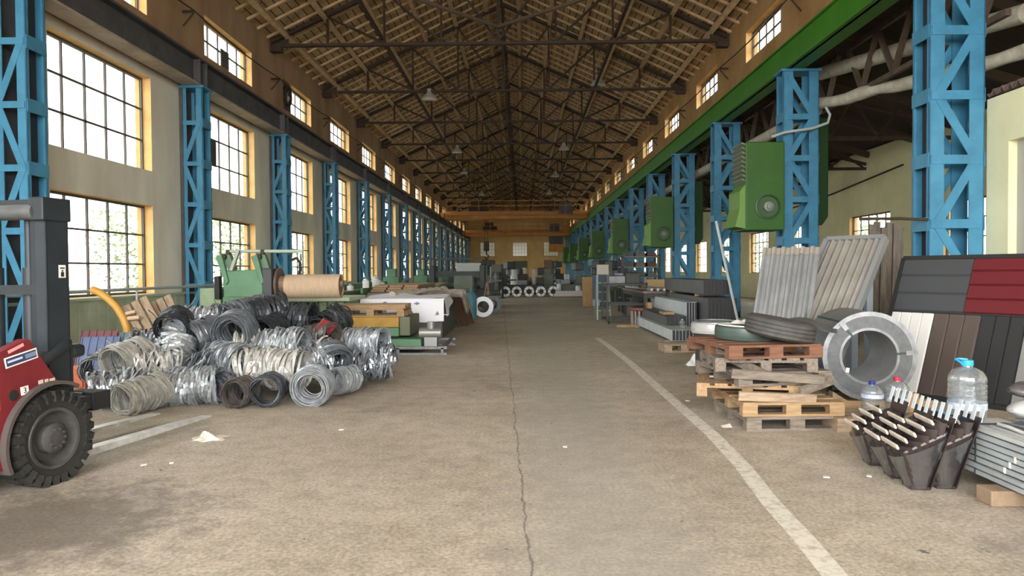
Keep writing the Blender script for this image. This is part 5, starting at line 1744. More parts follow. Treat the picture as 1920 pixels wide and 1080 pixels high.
for i, (yy, lab) in enumerate(((4.72, 'wooden block under the galvanised profiles, nearest to the camera in view'), (2.4, 'wooden block under the near end of the galvanised profiles'))):
    tag(MB().box((0, 0, 0.05), (1.25, 0.16, 0.10)).build('wooden_block', mat('dull_block_wood', (0.30, 0.215, 0.14), 0.85, 0, (0.19, 0.13, 0.085), 6.0), loc=(3.55, yy, 0), bevel=0.008), lab, 'block')
for k in range(3):
    tag(MB().box((XA - 0.004, 4.62 + 0.05 * k, 0.30 - 0.045 * k), (0.004, 0.018, 0.04)).build('paper_tag', sticker_white), 'small white tag on the profile edge, %s of three from the top' % ORD[k], 'tag', 'white tags on the profile stack')

# bottles
pet = clear_mat('clear_bottle_plastic', (0.86, 0.91, 0.94), 0.10, 0.05, 0.09)
water_label = mat('pale_blue_label', (0.30, 0.38, 0.58), 0.5, 0, (0.62, 0.66, 0.75), 14.0)


def bottle(label, loc, s, capm, tagged=True, handle=True, lab_z=0.10):
    t = thing('water_bottle', label, 'bottle', loc)
    pr = [(0.0, 0.0), (0.098, 0.0), (0.11, 0.012)]
    for k in range(6):
        z = 0.03 + 0.034 * k
        pr += [(0.112, z), (0.112, z + 0.02), (0.105, z + 0.027)]
    pr += [(0.112, 0.24), (0.108, 0.27), (0.088, 0.305), (0.055, 0.325), (0.032, 0.332), (0.03, 0.35), (0.0, 0.35)]
    pr = [(r * s, z * s) for r, z in pr]
    MB().lathe(pr, 32).build('bottle_body', pet, t, smooth=True)
    cpo = MB().lathe([(0.0, 0.378 * s), (0.034 * s, 0.376 * s), (0.036 * s, 0.345 * s), (0.034 * s, 0.34 * s)], 20).build('cap', capm, t, smooth=True)
    if handle:
        MB().tube([(-0.03 * s, 0, 0.352 * s), (-0.06 * s, -0.01, 0.37 * s), (-0.085 * s, -0.012, 0.382 * s), (-0.05 * s, 0.01, 0.385 * s), (0, 0.0, 0.38 * s)], 0.007 * s, 6).build('carry_handle', capm, cpo, smooth=True)
    if tagged:
        MB().lathe([(0.1135 * s, lab_z * s), (0.1135 * s, (lab_z + 0.042) * s)], 32).build('label_band', water_label, t, smooth=True)
    return t


cap_blue = mat('bright_blue_cap', (0.03, 0.34, 0.75), 0.4)
q = P(1813, 783, 5.28)
bottle('large clear water bottle with a blue cap standing on the galvanised profiles', (q.x, 5.28, 0.1 + 0.0415 * 8), 1.10, cap_blue, True, True, 0.065)
tag(MB().box((0, 0, 0.02), (0.09, 0.06, 0.03)).lathe([(0.03, 0.0), (0.034, 0.012), (0.0, 0.014)], 14, Matrix.Translation((0, 0, 0.034))).build('bottle_stopper', cap_blue, loc=(q.x - 0.17, 5.33, 0.43)), 'small blue stopper lying on the profiles left of the large bottle', 'stopper')
q1, q2 = P(1635, 780, 6.9), P(1682, 778, 7.0)
bottle('clear empty water bottle with a blue cap standing left of the red capped one', (q1.x, 6.9, 0.13), 0.86, mat('navy_cap', (0.02, 0.03, 0.22), 0.4), True, False, 0.20)
bottle('clear water bottle with a red cap in front of the big coil', (q2.x, 7.0, 0.13), 0.92, mat('red_cap', (0.60, 0.03, 0.07), 0.4), True, False, 0.13)
tag(MB().box((0, 0, 0.065), (1.1, 0.36, 0.13)).build('timber_plank', pal_old, loc=(3.42, 6.95, 0), bevel=0.006), 'thick brown timber on the floor carrying two bottles before the coil', 'timber')
tag(MB().box((0, 0, 0.09), (0.14, 0.10, 0.18)).build('carton', mat('brown_carton', (0.40, 0.24, 0.12), 0.85), loc=(P(1705, 770, 7.1).x, 7.1, 0.13), bevel=0.004), 'small brown carton right of the red capped bottle', 'carton')

# film rolls on the stack
film_dark = mat('dark_shiny_film', (0.16, 0.15, 0.155), 0.22, 0.3, (0.07, 0.065, 0.07), 6.0)
film_white = mat('silvery_white_film', (0.70, 0.71, 0.70), 0.35, 0.25, (0.52, 0.53, 0.53), 4.0)
ZT = 0.105 + 0.0415 * 8


def roll(label, loc, L, rx, rz_, m, yaw, wob):
    t = thing('film_roll', label, 'roll', loc, yaw)
    mb = MB()
    n, N = 24, 28
    vs, fs = [], []
    for i in range(N + 1):
        x = -L / 2 + L * i / N
        en = max(0.25, math.sqrt(max(0, 1 - (abs(2 * i / N - 1)) ** 6)))
        for k in range(n):
            a = 2 * math.pi * k / n
            r = 1 + wob * math.sin(3 * a + x * 9) + wob * 0.7 * math.sin(x * 23 + 2 * a)
            vs.append((x, rx * en * r * math.cos(a), rz_ + rz_ * en * r * math.sin(a)))
    for i in range(N):
        for k in range(n):
            fs.append((i * n + k, i * n + (k + 1) % n, (i + 1) * n + (k + 1) % n, (i + 1) * n + k))
    fs += [tuple(range(n))[::-1], tuple(N * n + k for k in range(n))]
    mb.add(vs, fs).build('wrapped_film', m, t, smooth=True)
    return t


roll('fat white film roll lying on the profiles at the right edge', (3.82, 5.25, ZT + 0.002), 0.85, 0.13, 0.065, film_white, 0.15, 0.04)
roll('dark shiny film roll lying on the white roll at the right edge', (3.88, 5.30, ZT + 0.125), 0.80, 0.12, 0.06, film_dark, -0.1, 0.06)
t = thing('film_sheet', 'dark shiny film spread flat on the profiles at the right edge', 'film', (0, 0, ZT))
MB().sheet(lambda u, v: (3.19 + 0.6 * u, 3.3 + 1.72 * v - 0.10 * u, 0.012 + 0.008 * math.sin(17 * v + 5 * u) + 0.006 * math.sin(31 * u) + 0.03 * (1 - abs(2 * u - 1)) ** 0.5), 22, 30, 0.004).build('sheet', film_dark, t, smooth=True)
MB().tube([(3.18, 3.3 + 0.12 * i, ZT * 0 + 0.014 + 0.004 * math.sin(i * 2)) for i in range(15)], 0.012, 6).build('folded_edge', film_white, t, smooth=True)

# ------------------------------------------------------------------ wrapped bundles of brown metal hoppers
hop_body = mat('dark_brown_metal', (0.045, 0.032, 0.030), 0.32, 0.1, (0.028, 0.02, 0.02), 6.0)
hop_rim = mat('cream_folded_edge', (0.74, 0.68, 0.60), 0.4, 0, (0.56, 0.48, 0.42), 9.0)
hop_tab = mat('pale_blue_tab', (0.66, 0.74, 0.80), 0.45)
wrap = clear_mat('stretch_wrap', (0.86, 0.86, 0.88), 0.09, 0.14, 0.02)


def hopper_bundle(label, loc, yaw, n=5, tabs=4, rimm=None):
    """nested tapering rainwater hoppers: each next one stands further back and higher. local -y is the front"""
    t = thing('hopper_bundle', label, 'bundle', loc, yaw)
    for k in range(n):
        y = -0.10 + 0.055 * k
        zt = 0.30 + 0.042 * k
        w, wb = 0.145, 0.075
        # tapering trough shell
        pts_t, pts_b = [], []
        N = 14
        for i in range(N + 1):
            a = math.pi * i / N
            pts_t.append(Vector((-w * math.cos(a), y + 0.01 - 0.085 * math.sin(a), zt)))
            pts_b.append(Vector((-wb * math.cos(a) , -0.015 + 0.012 * k - 0.06 * math.sin(a), 0.01 + 0.004 * k)))
        MB().sheet(lambda u, v: pts_b[int(round(u * N))].lerp(pts_t[int(round(u * N))], v), N, 4, 0.003).build('hopper_shell', hop_body, t, smooth=True)
        MB().bar((-w + 0.005, y - 0.080, zt + 0.002), (w - 0.005, y - 0.080, zt + 0.002), 0.016, 0.036, up=(0, -0.5, 1)).build('folded_rim', rimm or hop_rim, t, bevel=0.005)
    cr_ = MB().add([(-0.074, -0.06, 0.015), (0.074, -0.06, 0.015), (0.074, 0.045, 0.015), (-0.074, 0.045, 0.015), (-0.135, -0.15, 0.27), (0.135, -0.15, 0.27), (0.138, 0.15, 0.42), (-0.138, 0.15, 0.42)], [(3, 2, 1, 0), (4, 5, 6, 7), (0, 1, 5, 4), (1, 2, 6, 5), (2, 3, 7, 6), (3, 0, 4, 7)])
    cr_.build('dark_filler', hop_body, t, bevel=0.02)
    bk = MB()
    bk.add([(-0.08, 0.05, 0.005), (0.08, 0.05, 0.005), (0.150, 0.175, 0.50), (-0.150, 0.175, 0.50), (-0.08, 0.056, 0.005), (0.08, 0.056, 0.005), (0.150, 0.181, 0.50), (-0.150, 0.181, 0.50)],
           [(0, 1, 2, 3), (7, 6, 5, 4), (0, 4, 5, 1), (1, 5, 6, 2), (2, 6, 7, 3), (3, 7, 4, 0)])
    bk.build('back_plate', hop_body, t)
    MB().bx(-0.078, 0.078, -0.07, 0.05, 0, 0.02).build('outlet_base', hop_body, t)
    for i in range(tabs):
        x = -0.125 + 0.25 * i / max(1, tabs - 1)
        MB().box((x, 0.16 + 0.01 * i, 0.525), (0.05, 0.004, 0.11), M=Matrix.Rotation(-0.25, 3, 'X')).build('fixing_tab', hop_tab, t)
    def wrapf(u, v):
        a = 2 * math.pi * u
        k = v ** 1.15
        rx, ry, cy = 0.088 + 0.085 * k, 0.075 + 0.125 * k, -0.008 + 0.02 * k
        z = 0.012 + v * (0.30 + 0.10 * math.sin(a))
        w_ = 0.004 * math.sin(9 * a + 30 * v) * math.sin(math.pi * v)
        return ((rx + w_) * math.cos(a), cy + (ry + w_) * math.sin(a), z)
    MB().sheet(wrapf, 40, 18, 0.001).build('stretch_wrap', wrap, t, smooth=True)
    return t


for px, py, yaw, n, lab, rm_ in ((1648, 872, -1.68, 4, 'leftmost wrapped bundle of brown hoppers with cream edges by the profile stack', None),
                            (1690, 896, -1.68, 4, 'second wrapped bundle of brown hoppers from the left by the profile stack', None),
                            (1727, 917, -1.68, 5, 'nearest wrapped bundle of brown hoppers with cream edges and pale tabs', None),
                            (1775, 915, -1.68, 5, 'rightmost wrapped bundle of brown hoppers with dull edges against the profiles', mat('dull_brown_edge', (0.22, 0.18, 0.16), 0.4, 0, (0.12, 0.10, 0.09), 8.0)),
                            ):
    q = G(px, py)
    hopper_bundle(lab, (q.x, q.y + 0.05, 0.0), yaw, n, 4, rm_)

# ------------------------------------------------------------------ bundles of cladding panels and purlins
hollow_shade = mat('hollow_panel_shade', (0.03, 0.032, 0.036), 0.7)
pg_dark = mat('graphite_panel_paint', (0.105, 0.11, 0.112), 0.5, 0, (0.08, 0.083, 0.086), 2.0)
pg_light = mat('pale_grey_panel_paint', (0.62, 0.67, 0.69), 0.45, 0, (0.50, 0.55, 0.57), 2.0)


def panel_bundle(label, x0, y0, z0, n, w, h, L, m, group='bundles of nested panels on the right'):
    """n C-shaped panels standing on edge side by side, open ends to the camera"""
    t = thing('panel_bundle', label, 'panel bundle', (x0, y0, z0), 0, group)
    s = w / n
    for k in range(n):
        mb = MB()
        x = k * s
        mb.bx(x, x + 0.006, 0, L, 0, h).bx(x, x + s * 0.9, 0, L, h - 0.006, h).bx(x, x + s * 0.9, 0, L, 0, 0.006)
        mb.bx(x + s * 0.45, x + s * 0.9, 0.0, L, 0.0, 0.012)
        mb.build('panel', m, t)
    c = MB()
    c.bx(0.008, w - 0.004, 0.02, L - 0.02, 0.008, h - 0.008)  # dark filler standing for the shade inside the hollow panels
    c.build('dark_filler', hollow_shade, t)
    return t


P1 = panel_bundle('pale grey panel bundle lowest on the floor, nearest the aisle', 3.02, 15.0, 0.055, 8, 0.56, 0.225, 4.9, pg_light)
P2 = panel_bundle('graphite panel bundle lying on the lowest pale bundle', 3.14, 16.2, 0.285, 5, 0.44, 0.20, 4.4, pg_dark)
P3 = panel_bundle('pale grey panel bundle between the two graphite bundles', 3.62, 16.4, 0.0, 4, 0.24, 0.78, 4.6, pg_light)
P4 = panel_bundle('tall graphite panel bundle at the back of the panel pile', 3.92, 15.7, 0.30, 8, 0.62, 0.60, 4.6, pg_dark)
P5 = panel_bundle('graphite panel bundle on the very top of the panel pile', 3.90, 16.0, 0.955, 7, 0.56, 0.32, 4.4, pg_dark)
for i, (x, y, z, sx, sy, sz, lab) in enumerate(((3.30, 15.3, 0, 0.75, 0.10, 0.055, 'timber under the lowest pale panel bundle, front'), (3.30, 19.3, 0, 0.75, 0.10, 0.055, 'timber under the lowest pale panel bundle, rear'),
                                       (4.2, 16.0, 0, 0.62, 0.25, 0.30, 'timber block under the tall graphite bundle, front'), (4.2, 19.7, 0, 0.62, 0.25, 0.30, 'timber block under the tall graphite bundle, rear'),
                                       (4.2, 16.8, 0.90, 0.6, 0.1, 0.055, 'thin batten between the two graphite bundles, front'), (4.2, 19.6, 0.90, 0.6, 0.1, 0.055, 'thin batten between the two graphite bundles, rear'),
                                       (3.30, 17.0, 0.485, 0.25, 0.5, 0.06, 'short wood piece lying on the middle graphite bundle, near'), (3.34, 19.6, 0.485, 0.12, 0.25, 0.16, 'wood block lying on the middle graphite bundle, far'))):
    tag(MB().box((x, y, z + sz / 2), (sx, sy, sz)).build('timber_piece', pal_new if i > 5 else pal_old, bevel=0.005), lab, 'timber')
q = P(1279, 610, 15.4)
bottle('small clear bottle standing on the lowest pale panel bundle', (3.32, 15.45, 0.282), 0.5, sticker_white, False, False)
q = G(1282, 660)
pallet('small low pallet on the floor in front of the panel bundles', (q.x, q.y + 0.2, 0), 0.05, pal_old, 0.75, 0.5, 4)
q = G(1188, 613)
tag(MB().box((0, 0, 0.03), (0.9, 0.12, 0.06)).build('timber_plank', pal_new, loc=(q.x, q.y, 0)), 'light plank lying alone on the floor left of the panel bundles', 'timber')
tag(MB().bar((4.55, 15.4, 0.0), (4.22, 16.2, 2.55), 0.04, 0.03).build('pole', mat('pale_pole', (0.55, 0.56, 0.55), 0.5)), 'thin pale pole leaning by the third right column', 'pole')
q = P(1430, 560, 14)
tag(MB().bx(5.0, 6.6, 14.6, 14.7, 0, 1.45).build('metal_sheet', mat('dull_brown_sheet', (0.20, 0.17, 0.13), 0.7, 0, (0.12, 0.10, 0.08), 2.0)), 'dull brown upright sheet behind the leaning corrugated sheets', 'sheet')
tag(MB().bx(9.2, 11.7, 18, 21, 0, 1.2).build('storage_bin', mat('dark_bin', (0.10, 0.085, 0.07), 0.8), bevel=0.02), 'dark bin in the side aisle behind the upright planks', 'bin')

# rag, paper and chips on the aisle floor
rnd = random.Random(11)
q = G(390, 824)
tag(MB(Matrix.Translation((q.x, q.y, 0.003))).sheet(lambda u, v: (-0.13 + 0.27 * u + 0.03 * math.sin(7 * v), -0.10 + 0.2 * v + 0.03 * math.sin(9 * u), 0.045 * max(0, math.sin(math.pi * u)) * max(0, math.sin(math.pi * v)) * (1 + 0.7 * math.sin(11 * u + 5 * v)) + 0.004), 18, 18, 0.003).build('rag', mat('dirty_white_cloth', (0.70, 0.66, 0.58), 0.9, 0, (0.50, 0.46, 0.40), 14.0), smooth=True), 'crumpled dirty white rag lying before the fork tips', 'rag')
q = G(1362, 801)
tag(MB(Matrix.Translation((q.x, q.y, 0.003))).sheet(lambda u, v: (-0.045 + 0.09 * u, -0.04 + 0.08 * v, 0.004 + 0.02 * u * v), 6, 6, 0.002).build('paper_scrap', sticker_white), 'small white paper scrap beside the white line', 'paper')
for i, (px, py) in enumerate(((1549, 895), (1630, 893), (1290, 752), (270, 872), (322, 868), (640, 806), (1060, 838))):
    q = G(px, py)
    tag(MB(Matrix.Translation((q.x, q.y, 0.0)) @ Matrix.Rotation(i * 1.3, 4, 'Z')).prism([(-0.025, -0.012), (0.02, -0.018), (0.028, 0.012), (-0.012, 0.02)], 0.008).build('paper_chip', mat('pale_chip', (0.62, 0.58, 0.5), 0.8)),
        'tiny pale chip on the concrete floor ' + ('before the hopper bundles, left', 'before the hopper bundles, nearest', 'near the far pallet corner', 'before the forklift wheel, near', 'before the forklift wheel, far', 'in the open aisle left of the crack', 'in the open aisle right of the crack')[i], 'chip')
# ------------------------------------------------------------------ middle and far machines
wood_mid = mat('stacked_plank_wood', (0.42, 0.28, 0.17), 0.85, 0, (0.28, 0.18, 0.10), 5.0, stretch=(6, 1, 6))
mach_dark = mat('dark_machine_paint', (0.035, 0.042, 0.038), 0.55, 0.1, (0.02, 0.024, 0.022), 2.0)
mach_olive = mat('olive_machine_paint', (0.12, 0.14, 0.10), 0.6, 0, (0.08, 0.095, 0.07), 2.0)
mach_teal = mat('teal_machine_paint', (0.05, 0.20, 0.24), 0.5, 0, (0.035, 0.14, 0.17), 2.0)
white_mat = mat('dusty_white', (0.66, 0.66, 0.62), 0.7)


def bench(name, label, cat, x0, x1, y0, y1, h, topm, legm, legs=3, th=0.07, apron=0.12):
    t = thing(name, label, cat, ((x0 + x1) / 2, y0, 0))
    w, L = x1 - x0, y1 - y0
    MB().bx(-w / 2, w / 2, 0, L, h - th, h).build('table_top', topm, t, bevel=0.005)
    MB().bx(-w / 2 + 0.03, w / 2 - 0.03, 0.03, L - 0.03, h - th - apron, h - th).build('apron', legm, t)
    me = None
    for i in range(legs):
        for x in (-w / 2 + 0.08, w / 2 - 0.08):
            y = 0.1 + (L - 0.2) * i / (legs - 1)
            if me is None:
                o = MB().bx(-0.05, 0.05, -0.05, 0.05, 0, h - th - apron).build('leg', legm, t)
                me = o.data
            else:
                o = link('leg', me, t)
            o.location = (x, y, 0)
    return t


# long green forming line behind the crate, along the left side
t = bench('forming_line', 'long green sheet forming line behind the white printed sheet', 'machine', -4.3, -2.7, 19.6, 29.5, 0.86, mach_olive, mgreen, 5)
rl = MB()
for k in range(24):
    rl.cyl((-0.7, 0.4 + 0.4 * k, 0.90), (0.7, 0.4 + 0.4 * k, 0.90), 0.045, 10)
rl.build('rollers', steel_grey, t)
MB().bar((-0.78, 0, 1.0), (-0.78, 9.9, 1.0), 0.06, 0.14).bar((0.78, 0, 0.98), (0.78, 9.9, 0.98), 0.06, 0.12).build('side_rail', mgreen, t)
t = bench('folding_machine', 'long low green folding machine along the left columns', 'machine', -6.4, -5.0, 17.0, 30.0, 0.95, mgreen_pale, mgreen, 5)
MB().bx(-0.2, 0.2, 0, 13, 0.95, 1.12).build('clamp_beam', mgreen, t)
for i, (x, y, w, L, n, lab) in enumerate(((-3.55, 20.2, 1.2, 5.0, 3, 'brown planks stacked on the forming line, front pile'), (-3.4, 25.0, 1.1, 4.2, 2, 'brown planks stacked on the forming line, rear pile'))):
    for k in range(n):
        for j in range(3):
            tag(MB().box((x - w / 3 + j * w / 3, y + L / 2 + 0.1 * k, 0.975 + 0.06 * k), (w / 3 - 0.02, L - 0.3 * k, 0.055), rz=0.01 * (j - 1)).build('plank', wood_mid if (k + j) % 3 else pal_new),
                lab + ', ' + ('bottom', 'second', 'third')[k] + ' layer, ' + ('left', 'middle', 'right')[j], 'plank', lab.split(',')[0] + (' front' if i == 0 else ' rear'))
tag(MB().bx(-4.0, -2.4, 19.0, 19.5, 0.0, 0.86).bx(-4.0, -2.4, 18.95, 19.0, 0.86, 0.92).build('wooden_case', mat('old_case_wood', (0.34, 0.26, 0.19), 0.85, 0, (0.22, 0.17, 0.12), 4.0), bevel=0.01), 'old brown wooden case between the crate and the forming line', 'case')
for i, (px, py, Y, r, h, lab) in enumerate(((681, 527, 18.5, 0.09, 0.24, 'white canister on a green machine under the sixth left column'), (657, 528, 17.6, 0.10, 0.17, 'white bucket on a green machine left of the white canister'),
                                    (754, 526, 22.0, 0.15, 0.32, 'large white canister on the folding machine'), (766, 530, 23, 0.12, 0.2, 'small white pail beside the large white canister'),
                                    (796, 526, 27.0, 0.13, 0.22, 'white pail far back on the folding machine'))):
    q = P(px, py, Y)
    cx_, cy_, cz_ = ((-4.25, 20.0, 1.07), (-5.12, 21.9, 0.95), (-5.05, 25.5, 0.95), (-5.05, 26.4, 0.95), (-5.6, 28.0, 1.12))[i]
    t = thing('canister', lab, 'canister', (cx_, cy_, cz_), 0)
    MB().lathe([(0.0, 0), (r, 0), (r * 1.02, h * 0.8), (r * 0.5, h * 0.92), (r * 0.4, h), (0, h)], 16).build('body', white_mat, t, smooth=True)
    MB().lathe([(0.0, h + 0.03), (r * 0.42, h + 0.03), (r * 0.42, h)], 12).build('lid', mat('grey_lid', (0.3, 0.3, 0.3), 0.5), t)
q = P(866, 545, 22.0)
t = bench('control_desk', 'grey green control desk at the far end of the forming line', 'desk', -2.55, -1.8, 27.0, 28.0, 0.85, mach_olive, mach_dark, 2)
MB().bx(-0.35, 0.35, 0.1, 0.8, 0.85, 1.35).build('control_box', mach_olive, t, bevel=0.02)
q = G(886, 592)
t = thing('gas_cylinder', 'teal blue gas cylinder standing beside the white coil', 'cylinder', (P(884, 590, 23.6).x, 23.6, 0))
MB().lathe([(0.0, 0), (0.17, 0), (0.17, 0.72), (0.13, 0.80), (0.05, 0.86), (0.05, 0.92), (0, 0.92)], 20).build('body', mach_teal, t, smooth=True)
MB().lathe([(0.0, 0.92), (0.04, 0.92), (0.04, 0.99), (0, 1.0)], 12).build('valve', steel_grey, t)
for (px, py, Y, s, m, yaw, lab) in ((906, 571, 24.3, 1.0, 'w', 0.05, 'white coil standing on edge beside the aisle, left of the crack'), (921, 568, 26.2, 0.95, 'd', 0.15, 'grey coil standing behind the white coil at the aisle edge')):
    q = P(px, py, Y)
    Rr = 0.335 * s
    t = thing('strip_coil', lab, 'coil', (q.x, Y, Rr), yaw)
    MB().lathe([(0.19 * s, -0.2), (Rr, -0.2), (Rr, 0.2), (0.19 * s, 0.2)], 36, Matrix.Rotation(math.pi / 2, 4, 'X'), closed=True).build('windings', mat('white_coil_edge', (0.42, 0.43, 0.44), 0.4, 0.3) if m == 'w' else strip['dark'], t, smooth=True)
    MB().lathe([(0.175 * s, -0.16), (0.19 * s, -0.16), (0.19 * s, 0.16), (0.175 * s, 0.16)], 30, Matrix.Rotation(math.pi / 2, 4, 'X'), closed=True).build('core', black, t)
# machine with a dark frame behind (press)
t = thing('shear_machine', 'dark shearing machine with a pale panel left of the aisle', 'machine', (-2.7, 31.0, 0))
MB().bx(-1.2, 1.1, 0, 1.6, 0.0, 0.75).build('bed', mach_dark, t, bevel=0.02)
MB().bx(-1.2, -1.0, 0, 1.4, 0.75, 1.75).bx(0.9, 1.1, 0, 1.4, 0.75, 1.75).build('side_frame', mach_dark, t, bevel=0.02)
MB().bx(-1.2, 1.1, 0.3, 0.9, 1.25, 1.5).build('blade_beam', mach_dark, t)
MB().bx(-0.1, 0.95, 0.2, 0.28, 1.5, 1.85).build('pale_guard', mat('pale_guard_panel', (0.32, 0.35, 0.32), 0.5), t)
MB().bx(-1.9, 1.0, 0.1, 0.16, 2.0, 2.06).build('top_rail', mach_dark, t)
MB().cyl((0.5, -0.05, 0.85), (0.5, 0.1, 0.85), 0.28, 20).build('flywheel', black, t)
for i in range(4):
    x = -2.3 + 0.33 * i
    tag(MB().bar((x, 29.9, 0), (x + 0.15 * (-1) ** i, 30.6, 1.0), 0.05, 0.05).build('bar', mat('brown_bar2', (0.28, 0.20, 0.14), 0.8)), 'brown bar leaning on the dark shearing machine, %s from the left' % ORD[i], 'bar', 'bars leaning on the shearing machine')

# row of white coils across the aisle end
for i, (px, lab) in enumerate(((948, 'first'), (969, 'second'), (992, 'third'), (1014, 'fourth'), (1037, 'fifth'))):
    Y = 43.0
    q = P(px, 548, Y)
    t = thing('strip_coil', 'white banded coil lying in the row across the aisle end, %s from the left' % lab, 'coil', (q.x, Y, 0.30), 0, 'white coils across the aisle end')
    Mx = Matrix.Rotation(math.pi / 2, 4, 'X')
    MB().lathe([(0.16, -0.28), (0.29, -0.28), (0.30, -0.25), (0.30, 0.25), (0.29, 0.28), (0.16, 0.28)], 28, Mx, closed=True).build('windings', mat('white_coil_edge', (0, 0, 0)) if 'white_coil_edge' in MATS else strip['light'], t, smooth=True)
    b = MB()
    for a in (0.4, 1.6, 2.7):
        b.bar((-0.30 * math.cos(a), 0.285, -0.30 * math.sin(a)), (0.30 * math.cos(a), 0.285, 0.30 * math.sin(a)), 0.03, 0.01, up=(0, 1, 0))
        b.bar((-0.30 * math.cos(a), -0.285, -0.30 * math.sin(a)), (0.30 * math.cos(a), -0.285, 0.30 * math.sin(a)), 0.03, 0.01, up=(0, 1, 0))
    b.build('binding_bands', steel_dark, t)
tag(MB().bx(-1.6, 3.6, 41.0, 41.5, 0.0, 0.05).build('steel_beam', mat('red_brown_primer', (0.24, 0.13, 0.09), 0.7)), 'red brown beam lying across the aisle before the coil row', 'beam')
tag(MB().bx(-1.9, 3.8, 42.5, 43.6, 0.0, 0.01).build('floor_sheet', mat('pale_floor_sheet', (0.42, 0.38, 0.36), 0.7)), 'pale sheet on the floor under the coil row', 'sheet')
tag(MB().box((0, 0, 0.22), (1.9, 0.5, 0.22)).box((0, 0, 0.06), (2.1, 0.6, 0.10)).build('wrapped_stack', mat('grey_white_wrap', (0.50, 0.49, 0.50), 0.6), loc=(2.85, 42.6, 0)), 'grey white wrapped stack right of the coil row', 'stack')
tag(MB().cyl((-1.1, 40.5, 0), (-1.1, 40.5, 1.15), 0.06, 10).bx(-1.25, -0.95, 40.35, 40.65, 0, 0.04).build('bollard', black), 'thin black post standing left of the coil row', 'post')


def lathe_machine(label, x, y, yaw, m, L=2.4, s=1.0):
    t = thing('lathe_machine', label, 'machine', (x, y, 0), yaw)
    MB().bx(-L / 2, L / 2, -0.3, 0.3, 0.0, 0.62).build('bed', m, t, bevel=0.02)
    MB().bx(-L / 2, -L / 2 + 0.7, -0.36, 0.36, 0.62, 1.28).build('headstock', m, t, bevel=0.03)
    MB().bx(L / 2 - 0.45, L / 2, -0.25, 0.25, 0.62, 1.08).build('tailstock', m, t, bevel=0.03)
    MB().bx(-0.1, 0.45, -0.42, 0.36, 0.62, 0.92).build('carriage', steel_grey, t, bevel=0.02)
    MB().lathe([(0.0, 0), (0.22, 0), (0.22, 0.12), (0, 0.12)], 20, Matrix.Translation((-L / 2 + 0.7, 0, 0.98)) @ Matrix.Rotation(math.pi / 2, 4, 'Y')).build('chuck', steel_grey, t, smooth=True)
    MB().bx(-L / 2 + 0.1, -L / 2 + 0.5, -0.2, 0.2, 1.28, 1.28 + 0.35 * s).build('gear_cover', m, t, bevel=0.02)
    return t


def drill_machine(label, x, y, yaw, m, h=2.0):
    t = thing('drill_press', label, 'machine', (x, y, 0), yaw)
    MB().bx(-0.45, 0.45, -0.4, 0.4, 0, 0.3).build('base', m, t, bevel=0.03)
    MB().cyl((0, 0.2, 0.3), (0, 0.2, h), 0.14, 16).build('pillar', steel_grey, t, smooth=True)
    MB().bx(-0.3, 0.3, -0.65, 0.35, h - 0.5, h).build('head', m, t, bevel=0.06)
    MB().bx(-0.35, 0.35, -0.6, 0.1, 0.85, 0.95).build('work_table', steel_grey, t, bevel=0.01)
    MB().cyl((0, -0.4, h - 0.5), (0, -0.4, 1.2), 0.05, 10).build('spindle', steel_grey, t)
    return t


lathe_machine('dark lathe behind the coil row, left of the hall centre', -0.2, 47.0, 0.1, mach_dark, 3.0)
lathe_machine('olive lathe behind the coil row, right of the hall centre', 2.6, 47.5, -0.1, mach_olive, 2.6)
lathe_machine('dark lathe standing far back on the right', 3.6, 56.0, 0.2, mach_dark, 2.6)
lathe_machine('olive lathe standing far back on the left', -2.2, 55.0, 0.0, mach_olive, 2.8)
lathe_machine('dark lathe standing farthest back in the middle', 0.6, 64.0, 0.0, mach_dark, 3.4)
drill_machine('olive drill press left of the far lathes', -1.6, 46.0, 0.0, mach_olive, 1.9)
drill_machine('dark drill press right of the far lathes', 4.6, 45.0, 0.4, mach_dark, 2.1)
drill_machine('teal drill press by the right columns far back', 5.0, 52.0, 0.3, mach_teal, 2.3)
drill_machine('dark drill press in front of the far end wall', -3.5, 70.0, 0, mach_dark, 2.6)
for i, (x, y, r, h, m, lab) in enumerate(((-0.6, 52.0, 0.25, 1.6, white_mat, 'pale upright roll far back, first from the left'), (0.2, 52.3, 0.22, 1.7, mat('beige_roll', (0.45, 0.36, 0.27), 0.8), 'beige upright roll far back, second from the left'),
                                       (0.9, 52.1, 0.24, 1.6, mat('beige_roll', (0, 0, 0)), 'beige upright roll far back, third from the left'), (1.8, 50.0, 0.22, 0.95, white_mat, 'short white drum behind the coil row'),
                                       (3.0, 50.4, 0.18, 1.25, white_mat, 'slim white drum behind the coil row at right'), (2.4, 50.5, 0.25, 0.9, strip['mid'], 'grey drum behind the coil row'))):
    t = thing('drum', lab, 'drum', (x, y, 0))
    MB().lathe([(0.0, 0), (r, 0), (r * 1.02, 0.03), (r, 0.06), (r, h * 0.5), (r * 1.03, h * 0.52), (r, h * 0.54), (r, h - 0.03), (r * 0.98, h), (0, h)], 18).build('barrel', m, t, smooth=True)
    MB().lathe([(0.0, h), (r * 0.9, h), (r * 0.9, h + 0.02), (0, h + 0.03)], 14).build('lid', steel_grey, t)
t = thing('tall_cabinet', 'tall red brown cabinet before the end wall', 'cabinet', (2.6, 76, 0))
MB().bx(-0.4, 0.4, 0, 0.6, 0, 2.6).build('carcass', mat('red_brown_primer', (0, 0, 0)), t, bevel=0.02)
MB().bx(-0.38, -0.01, -0.03, 0.0, 0.1, 2.5).build('door', mat('cabinet_door_brown', (0.20, 0.10, 0.07), 0.6), t)
MB().bx(0.01, 0.38, -0.03, 0.0, 0.1, 2.5).build('door', mat('cabinet_door_brown', (0, 0, 0)), t)
